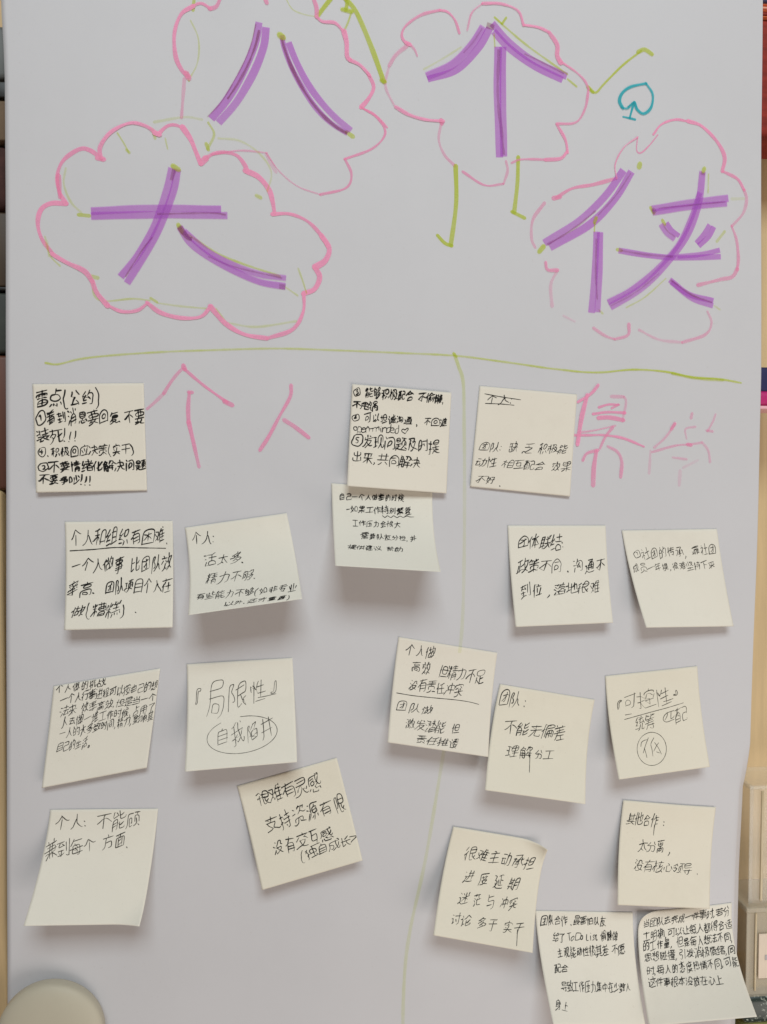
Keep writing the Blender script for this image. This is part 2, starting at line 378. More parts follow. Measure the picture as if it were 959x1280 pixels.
marker('green_trace', g, M_GREEN, None, 0.15, True, single=True)
hl = [(57, 453.6), (72.6, 455.3), (100, 448.8), (137, 444.5), (200, 440), (258, 437.6), (347, 435.6), (430, 438.2), (500, 441.5), (570, 445), (630, 452.5), (682, 460), (700, 462), (729, 465), (755, 465.2), (791, 462), (829, 464.3), (868, 471.5), (899, 473.3), (929, 478)]
marker('header_line', [(hl, 2.2, [0.75, 0.55, 0.5, 0.5, 0.6, 0.75, 1.0, 1.0]), (Z(0, 0, 1, [(840, 466.5), (868, 472.5), (905, 474.8)]), 3.2, 0.7)], M_GREEN, 'wavering green line under the title', 0.12, True)
vl = [(567.6, 442), (573, 458), (579, 480), (580, 540), (580.5, 600), (580, 700), (577, 790), (566, 870), (553, 948), (533, 1067), (512, 1165), (505, 1230), (503, 1330)]
marker('divider_line', [(vl, 4.2, [0.42, 0.16, 0.13, 0.14, 0.16, 0.19, 0.21, 0.20]), ([(566, 441), (571, 447)], 3, 0.8)], M_GREEN, 'pale green line running down between the two halves', 0.08)

# pink clouds
def cusp(name, arcs, label): return marker(name, arcs, M_PINK, label, 0.16, True)
S_, T_, F_ = 4.6, 2.4, 2.2
cusp('cloud_outline', [
    (D2([(220, 148), (216, 112), (250, 65), (310, 36), (360, 45), (396, 70)]), 4.2), (D2([(386, 66), (404, 72)]), 6), (D2([(400, 68), (425, 45), (450, 40), (478, 50)]), 3.8), (D2([(474, 46), (500, 84), (516, 122), (533, 164)]), 6),
    (D2([(533, 162), (550, 144)]), 8), (D2([(545, 148), (575, 130), (612, 127), (648, 138), (672, 168), (680, 190)]), 4.6), (D2([(672, 184), (715, 205), (748, 245), (760, 285), (766, 322)]), 5.6),
    (D2([(758, 322), (815, 322), (870, 345), (912, 388), (934, 425)]), 4.2), (D2([(912, 388), (938, 430), (926, 468), (893, 490)]), 6.4), (D2([(890, 486), (908, 520), (892, 558), (856, 573)]), 5.4),
    (D2([(858, 570), (856, 630), (822, 686), (742, 714)]), 4.4), (D2([(742, 714), (670, 701), (610, 666), (562, 612)]), 5.6), (D2([(564, 612), (532, 645), (470, 649), (405, 632), (362, 600)]), 4.6),
    (D2([(366, 602), (332, 626), (282, 629), (232, 606)]), 3.6), (D2([(240, 612), (205, 570), (190, 532)]), 5.5), (D2([(192, 536), (166, 502), (112, 476), (62, 447)]), 5.2), (D2([(70, 452), (32, 402), (18, 352), (28, 308), (60, 288), (110, 289)]), 5),
    (D2([(108, 290), (86, 250), (80, 200), (100, 152), (150, 118), (185, 122), (222, 150)]), 4.6), (D2([(205, 146), (228, 150)]), 6), (D2([(88, 270), (84, 200)]), 5.5, 0.6)],
    'pink scalloped cloud around the purple character at left')
cusp('cloud_outline', [
    (A2([(240, -5), (225, 25), (198, 34)]), 5, 0.8), (A2([(205, 35), (165, 12), (128, 24)]), 3.2), (A2([(135, 22), (85, 55), (58, 130), (62, 220), (85, 275), (113, 305)]), S_), (A2([(104, 290), (116, 312)]), 6, 0.7),
    (A2([(98, 312), (92, 390), (86, 470)]), 4, 0.4), ],'left side of the pink cloud at the top')
cusp('cloud_dab', [(A2([(420, -5), (428, 12)]), 5, 0.8)], None)
cusp('cloud_outline', [
    (A2([(614, -5), (626, 30), (626, 68)]), 4.6, 0.8), (A2([(626, 66), (650, 86), (700, 92), (735, 128)]), 3.4), (A2([(735, 124), (746, 170), (748, 225), (762, 242)]), 5.2),
    (A2([(758, 240), (800, 262), (840, 305)]), 3.6), (A2([(830, 292), (854, 348), (834, 395), (804, 430)]), 5), (A2([(804, 430), (860, 462), (908, 512)]), 2.6),
    (A([(902, 268), (945, 298), (962, 335), (930, 372), (860, 398)]), 2.8, 0.85), (A([(862, 398), (878, 436), (864, 470), (800, 486)]), 3, 0.7), (A([(800, 486), (745, 466), (700, 430), (665, 382)]), 1.8, 0.4), (A([(668, 382), (600, 376), (530, 386)]), 2.2, 0.5), (A([(690, 430), (665, 385)]), 4, 0.25)],
    'right side of the pink cloud at the top')
cusp('cloud_outline', [
    (B2([(322, 146), (304, 92), (272, 56), (238, 48)]), 3.2, 0.85), (B2([(238, 48), (160, 68), (96, 112), (76, 150), (86, 180), (108, 192)]), 3.2, 0.8), (B2([(106, 190), (130, 215), (142, 244)]), 3, 0.5), (B2([(92, 186), (112, 196)]), 5),
    (B2([(98, 200), (50, 240), (22, 285)]), 4.2, 0.4), (B2([(22, 285), (6, 370), (42, 452)]), 3, 0.3), (B2([(48, 460), (110, 496), (180, 516), (255, 522)]), 3.8, 0.9), (B2([(244, 516), (248, 532)]), 6, 0.8),
    (B2([(246, 525), (234, 600), (258, 665), (302, 712)]), 3.4, 0.38), (B([(212, 422), (265, 455), (312, 452)]), 3, 0.6), (B([(312, 452), (322, 420), (318, 396)]), 3, 0.45), (B2([(545, 700), (580, 686), (640, 684), (692, 686)]), 3, 0.6),
    (B2([(690, 686), (755, 680), (784, 650)]), 4.6), (B2([(786, 655), (776, 600), (740, 535)]), 3.4, 0.9), (B2([(738, 532), (822, 524), (862, 462), (876, 382)]), 3, 0.75), (B2([(876, 382), (858, 345), (815, 305), (748, 262)]), 2.8, 0.85),
    (B2([(756, 272), (740, 240), (740, 195), (705, 142)]), 5.4, 0.95), (B2([(705, 142), (660, 122), (596, 112)]), 3), (B2([(596, 114), (572, 52), (500, 22), (420, 20)]), 3.2, 0.9), (B2([(420, 20), (375, 60), (355, 135)]), 2.2, 0.5)],
    'pink cloud at top centre around the purple character with upright')
cusp('cloud_outline', [
    (C2([(380, 182), (374, 120), (410, 50), (470, 5)]), 1.8, 0.75), (C2([(470, 5), (466, 60), (484, 72), (520, 40), (556, -5)]), 1.8, 0.75), (B([(680, 330), (700, 305), (735, 293), (770, 298)]), 2.8), (B([(765, 296), (800, 308), (838, 344), (858, 382), (852, 418)]), 4.6),
    (C2([(842, 148), (905, 178), (935, 225)]), 3.6, 0.8), (C2([(935, 225), (946, 265), (930, 325), (880, 382)]), 4, 0.42), (C2([(878, 380), (900, 440), (908, 520), (902, 570)]), 3.8, 0.6), (C2([(904, 565), (880, 600), (830, 612), (728, 638)]), 5, 0.6),
    (C2([(770, 750), (788, 800), (760, 850), (660, 884)]), 3.6, 0.4), (C2([(660, 884), (560, 872), (475, 830)]), 3.4, 0.28), (C2([(432, 805), (428, 852), (372, 870)]), 3.8, 0.5), (C2([(372, 870), (330, 855), (280, 822)]), 3.6, 0.5), (C2([(200, 795), (150, 770)]), 3, 0.2),
    (C2([(74, 542), (82, 574), (126, 576)]), 4, 0.75), (C2([(122, 580), (96, 640), (102, 730)]), 4.4, 0.3), (C2([(30, 480), (14, 440), (20, 360), (70, 288)]), 4, 0.4), (C2([(108, 268), (138, 262)]), 6, 0.7), (C2([(120, 266), (190, 225), (280, 208), (380, 180)]), 4.2, 0.72)],
    'pale pink cloud at right around the purple character below the spade')

# purple title characters: each stroke drawn with two or three passes of a chisel marker
PW = 7.6
marker('marker_character', [
    (A2([(396, 88), (384, 160), (352, 245), (308, 332), (262, 405), (205, 474)]), 8), (A2([(424, 108), (416, 180), (386, 265), (345, 345), (298, 418), (234, 490)]), 8),
    (A2([(487, 140), (497, 190), (527, 270), (577, 362), (625, 432), (682, 490), (750, 534)]), 5.5), (A2([(514, 168), (545, 245), (592, 335), (645, 408), (702, 470), (764, 522)]), 6.8)],
    M_PURPLE, 'purple character of two slanting strokes, topmost in the title')
marker('marker_character', [
    (D2([(187, 313), (400, 303), (597, 306)]), PW), (D2([(187, 328), (400, 324), (617, 326)]), PW), (D2([(442, 176), (425, 250), (386, 360), (335, 450), (280, 520)]), 7.6), (D2([(460, 180), (446, 250), (408, 350), (362, 440), (300, 540)]), 7.6),
    (D2([(466, 362), (500, 412), (560, 458), (640, 502), (720, 536), (800, 550)]), 7.0), (D2([(480, 375), (560, 442), (640, 484), (720, 512), (802, 524)]), 6.4)],
    M_PURPLE, 'purple character with crossing strokes in the left cloud')
marker('marker_character', [
    (B2([(424, 118), (375, 195), (290, 280), (182, 330)]), 8), (B2([(452, 124), (402, 210), (310, 302), (186, 342)]), 7.6), (B2([(462, 104), (530, 180), (610, 245), (690, 288), (782, 328)]), 7.6), (B2([(468, 138), (535, 210), (640, 285), (764, 344)]), 7.6),
    (B2([(488, 204), (485, 400), (494, 676)]), 8.2), (B2([(508, 204), (508, 400), (512, 672)]), 7.4)],
    M_PURPLE, 'purple character with roof strokes and one upright, top centre')
marker('marker_character', [
    (C2([(410, 146), (330, 258), (220, 362), (68, 460)]), 8), (C2([(444, 152), (370, 272), (260, 382), (92, 478)]), 8.4), (C2([(294, 410), (286, 580), (272, 757)]), 7.4), (C2([(309, 412), (306, 580), (298, 754)]), 6.8),
    (C2([(530, 312), (700, 284), (864, 262)]), 7.4), (C2([(533, 328), (700, 302), (858, 286)]), 6.6), (C2([(750, 150), (732, 290), (682, 420), (600, 535), (490, 648), (352, 732)]), 8), (C2([(738, 240), (700, 350), (640, 470), (540, 580), (440, 660), (342, 712)]), 6),
    (C2([(568, 378), (592, 414), (628, 442)]), 6), (C2([(592, 372), (615, 404), (648, 428)]), 5.4), (C2([(782, 378), (756, 420), (722, 458)]), 6), (C2([(800, 386), (776, 430), (732, 470)]), 6),
    (C2([(388, 490), (520, 512), (650, 522), (830, 514)]), 6.2), (C2([(640, 516), (740, 506), (826, 486)]), 5.6), (C2([(606, 616), (690, 678), (797, 704)]), 6), (C2([(612, 626), (700, 694), (795, 726)]), 6)],
    M_PURPLE, 'purple character with many strokes in the right cloud')
marker('brown_underline', [
    (A2([(397, 120), (382, 180), (350, 262), (310, 335), (270, 395)]), 2.6, 0.9), (A2([(486, 150), (500, 200), (530, 275), (580, 368), (640, 448), (700, 504), (748, 534)]), 3.6, 1.0), (A2([(384, 95), (360, 190), (320, 280), (250, 400), (190, 466)]), 1.4, 0.7),
    (D2([(395, 322), (560, 318), (612, 324)]), 1.8, 0.7), (D2([(450, 180), (440, 215)]), 5, 0.6), (D2([(380, 395), (345, 440), (295, 520)]), 1.5, 0.7), (D2([(464, 360), (490, 395), (505, 400)]), 5, 0.8), (D2([(555, 455), (640, 488), (790, 524)]), 1.6, 0.7), (D2([(780, 550), (800, 552)]), 5, 0.7),
    (B2([(492, 215), (486, 400), (502, 560), (512, 665)]), 3.6, 0.8), (B2([(438, 112), (470, 122)]), 6, 0.7), (B2([(420, 125), (380, 185), (340, 230)]), 1.8, 0.6), (B2([(600, 235), (660, 262), (770, 318)]), 1.8, 0.6),
    (C2([(80, 468), (200, 395), (290, 320)]), 2.6, 0.6), (C2([(294, 440), (290, 560), (296, 700)]), 2.4, 0.8), (C2([(440, 160), (380, 250), (300, 340)]), 1.6, 0.5), (C2([(752, 155), (750, 165)]), 5, 0.8), (C2([(532, 312), (545, 330)]), 5, 0.6),
    (C2([(560, 310), (700, 296), (850, 278)]), 1.6, 0.5), (C2([(395, 490), (500, 508), (620, 518)]), 2.2, 0.5), (C2([(610, 618), (700, 680), (790, 712)]), 2.0, 0.8), (C2([(355, 728), (460, 670), (560, 590)]), 1.8, 0.5), (C2([(582, 385), (600, 410), (630, 432)]), 2, 0.7)],
    M_BROWN, None, 0.2, single=True)

# pink section headings
marker('marker_heading', [
    (E2([(15, 350), (55, 315), (95, 275)]), 4.2, [0.55, 0.35]), (E2([(95, 275), (140, 205), (190, 148)]), 4.2, 0.55), (E2([(188, 140), (196, 160)]), 5, 0.8), (E2([(190, 155), (285, 235), (400, 318)]), 3.4, 0.85), (E2([(385, 312), (425, 332)]), 5, 0.6),
    (E2([(212, 268), (232, 270)]), 4, 0.7), (E2([(218, 270), (212, 340), (214, 415)]), 4.6, 0.8), (E2([(214, 410), (235, 500), (264, 628)]), 4.8, [0.8, 0.8, 0.5]),
    (E2([(706, 236), (702, 290), (650, 385), (600, 480), (556, 548)]), 4.2, [0.7, 0.9, 0.9, 0.7]), (E2([(672, 402), (730, 440), (792, 488)]), 4.8, [0.5, 0.9])],
    M_PINK, 'pale pink two-character heading above the left notes', 0.12, True)
marker('marker_heading', [
    (G2([(200, 88), (160, 135), (92, 178)]), 3.6, 0.85), (G2([(142, 140), (112, 260), (90, 400)]), 5.2, 1), (G2([(268, 148), (332, 150)]), 4, 0.35), (G2([(203, 205), (255, 190), (310, 192)]), 3, 0.8), (G2([(306, 190), (270, 210)]), 3, 0.6),
    (G2([(172, 240), (250, 230), (340, 234)]), 3.6, 0.95), (G2([(200, 260), (260, 258), (334, 272)]), 5, 0.9), (G2([(335, 150), (345, 180), (325, 280)]), 3, 0.3), (G2([(72, 350), (150, 350), (230, 350), (330, 366), (438, 410)]), 3, 0.85), (G2([(98, 336), (180, 325), (290, 300)]), 2.2, 0.45),
    (G2([(276, 308), (236, 360), (208, 420)]), 3.6, 0.6), (G2([(118, 482), (140, 445), (200, 428)]), 4.4, 0.7), (G2([(190, 430), (176, 520), (172, 612)]), 6, [0.9, 0.6]), (G2([(248, 408), (300, 438), (322, 490), (316, 570)]), 4, 0.5)],
    M_PINK, 'bright pink heading character above the right notes', 0.14, True)
marker('marker_heading', [
    (G2([(600, 290), (550, 360), (490, 415)]), 3.4, 0.38), (G2([(598, 288), (580, 318)]), 4, 0.5), (G2([(472, 430), (464, 550)]), 3.6, 0.22), (G2([(480, 438), (600, 405), (680, 398), (742, 388)]), 3, 0.4), (G2([(690, 236), (684, 262)]), 4.4, 0.45),
    (G2([(660, 370), (655, 318), (708, 306)]), 2.6, 0.3), (G2([(665, 398), (685, 402)]), 4.5, 0.6), (G2([(816, 240), (800, 280), (772, 330)]), 3, 0.35), (G2([(765, 325), (800, 330)]), 3.4, 0.45), (G2([(744, 388), (775, 430), (785, 490)]), 3.6, 0.3), (G2([(585, 466), (660, 476)]), 3.2, 0.35), (G2([(625, 535), (620, 612)]), 4, 0.15), (G2([(640, 520), (720, 480)]), 3, 0.12)],
    M_PINK, 'very faded pink heading character at right', 0.14, True)
# teal spade
marker('spade_mark', [
    (B([(606, 266), (597, 248), (604, 228), (625, 213), (662, 205)]), 3.6), (B([(662, 205), (678, 232), (674, 264), (656, 279), (640, 268), (634, 250)]), 3.2), (B([(600, 262), (616, 266), (630, 252)]), 2.8), (B([(633, 250), (622, 290)]), 3.2), (B([(606, 286), (620, 289), (636, 293)]), 2.8), (B([(618, 262), (634, 250), (640, 264)]), 2)],
    M_TEAL, 'small teal spade drawn above the right cloud', 0.15, True)
# ------------------------------------------------------------------ sticky notes
NS = 0.076
def unproj(px, py, depth_t):
    return CP + ray(px, py) * depth_t
class Note:
    def __init__(self, TL, TR, BR, BL, lift=0.0, curl=None, bow=0.0, p1=0.42):
        a, b = P(*TL), P(*TR)
        ax = b - a; w = np.hypot(ax[0], ax[2]); ax = ax / w
        mid = (a + b) / 2
        for q in (a, b): pass
        self.w_seen = w
        W = min(max(w, 0.0735), 0.0775)
        a = mid - ax * W / 2; b = mid + ax * W / 2
        for q in (a, b): q[1] = sheet_y(q[0], q[2]) - 0.0006 - lift
        dn = np.array([ax[2], 0, -ax[0]])
        # bottom corners: on their sight lines, 76 mm of paper below the top corners, 76 mm apart
        rl, rr = ray(*BL), ray(*BR)
        best = None
        H = np.linspace(0.0, 0.052, 53)
        for hl in H:
            ql = P(BL[0], BL[1], -hl)
            cl = np.linalg.norm(ql - a)
            el = max(0, cl - NS * 0.995) ** 2 * 4 + max(0, NS * 0.955 - cl) ** 2
            for hr in H:
                qr = P(BR[0], BR[1], -hr)
                cr = np.linalg.norm(qr - b)
                e = el + max(0, cr - NS * 0.995) ** 2 * 4 + max(0, NS * 0.955 - cr) ** 2 + 0.6 * (np.linalg.norm(qr - ql) - NS * 0.99) ** 2 + 0.02 * (hl - hr) ** 2 + 0.01 * ((hl - 0.012) ** 2 + (hr - 0.012) ** 2)
                if best is None or e < best[0]: best = (e, ql, qr, hl, hr, cl, cr)
        self.fit = best
        self.a, self.b, self.ql, self.qr = a, b, best[1].copy(), best[2].copy()
        for q in (self.ql, self.qr): q[1] = min(q[1], sheet_y(q[0], q[2]) - 0.0015) - lift
        self.curl = curl; self.bow = bow
        self.edges = []
        for T, B_ in ((self.a, self.ql), (self.b, self.qr)):
            d = B_ - T; flat = np.array([d[0], 0, d[2]]); flat /= np.linalg.norm(flat)
            L = np.linalg.norm(d)
            # the adhesive strip holds the top flat, then the paper springs away in a curve
            dirT = flat
            P1 = T + dirT * L * p1
            P1[1] -= 0.0005
            P2 = B_ + (P1 - B_) * 0.42
            self.edges.append((T, P1, P2, B_))
        self.ax = ax; self.dn = dn
        N_ = 48
        self.N_ = N_
        g = np.zeros((N_ + 1, N_ + 1, 3))
        for j in range(N_ + 1):
            v = j / N_
            e0 = self.bez(self.edges[0], v); e1 = self.bez(self.edges[1], v)
            for i in range(N_ + 1):
                u = i / N_
                p = e0 * (1 - u) + e1 * u
                p[1] -= self.bow * 4 * u * (1 - u) * v ** 1.5
                p[1] = min(p[1], sheet_y(p[0], p[2]) - 0.0005 - lift)      # never sinks into the sheet
                g[j, i] = p
        if curl:
            for (cu, cv, r0, R) in curl:          # a corner that rolls away from the sheet: (corner u, v, start distance, radius)
                c = g[int(cv * N_), int(cu * N_)].copy()
                inn = g[N_ // 2, N_ // 2] - c; inn /= np.linalg.norm(inn)
                nrm = np.cross(self.ax, self.dn); nrm = nrm / np.linalg.norm(nrm)
                if nrm[1] > 0: nrm = -nrm
                for j in range(N_ + 1):
                    for i in range(N_ + 1):
                        s = r0 - (g[j, i] - c) @ inn
                        if s > 0:
                            th = s / R
                            g[j, i] = g[j, i] + inn * (s - R * math.sin(th)) + nrm * R * (1 - math.cos(th))
        self.g = g
        du = np.gradient(g, axis=1); dv = np.gradient(g, axis=0)
        n = np.cross(dv, du); n /= np.linalg.norm(n, axis=2)[..., None]
        if n[..., 1].mean() > 0: n = -n
        self.n = n
        q = g.reshape(-1, 3) - CP; z = q @ CF
        self.uvpx = np.stack([479.5 + FPX * (q @ CR) / z, 640 - FPX * (q @ CU) / z], 1).reshape(N_ + 1, N_ + 1, 2)
    def bez(self, e, t):
        return e[0] * (1 - t) ** 3 + 3 * e[1] * t * (1 - t) ** 2 + 3 * e[2] * t * t * (1 - t) + e[3] * t ** 3
    def samp(self, G, u, v):
        N_ = self.N_
        x = u * N_; y = v * N_
        i = int(min(max(math.floor(x), 0), N_ - 1)); j = int(min(max(math.floor(y), 0), N_ - 1))
        fx, fy = x - i, y - j
        return (G[j, i] * (1 - fx) * (1 - fy) + G[j, i + 1] * fx * (1 - fy) + G[j + 1, i] * (1 - fx) * fy + G[j + 1, i + 1] * fx * fy)
    def uv(self, px, py):
        """where on the note this spot lies, in mm from its top left corner"""
        d = ((self.uvpx - (px, py)) ** 2).sum(2); j, i = np.unravel_index(d.argmin(), d.shape)
        u, v = i / self.N_, j / self.N_
        for _ in range(6):
            f = self.samp(self.uvpx, u, v); e = 1e-3
            J = np.stack([(self.samp(self.uvpx, u + e, v) - f) / e, (self.samp(self.uvpx, u, v + e) - f) / e], 1)
            s = np.linalg.lstsq(J, np.array([px, py]) - f, rcond=None)[0]
            u += float(np.clip(s[0], -.1, .1)); v += float(np.clip(s[1], -.1, .1))
        return np.array([min(max(u, 0.004), 0.996) * 76, min(max(v, 0.004), 0.996) * 76])
    def place(self, x, y, layer=0):
        u, v = min(max(x / 76, 0.003), 0.997), min(max(y / 76, 0.003), 0.997)
        return tuple(self.samp(self.g, u, v) + self.samp(self.n, u, v) * (0.00010 + 0.00001 * layer))
    def mesh(self, mat, parent):
        n1 = self.N_ + 1
        V = [tuple(p) for p in self.g.reshape(-1, 3)] + [tuple(p) for p in (self.g - self.n * 0.00011).reshape(-1, 3)]
        F = []; o = n1 * n1
        for j in range(n1 - 1):
            for i in range(n1 - 1):
                a = j * n1 + i
                F.append((a, a + n1, a + n1 + 1, a + 1)); F.append((o + a, o + a + 1, o + a + n1 + 1, o + a + n1))
        ring = [j * n1 for j in range(n1)] + [(n1 - 1) * n1 + i for i in range(1, n1)] + [j * n1 + n1 - 1 for j in range(n1 - 2, -1, -1)] + [i for i in range(n1 - 2, 0, -1)]
        for a, b in zip(ring, ring[1:] + ring[:1]): F.append((b, a, a + o, b + o))
        return obj('paper_square', V, F, mat, parent)

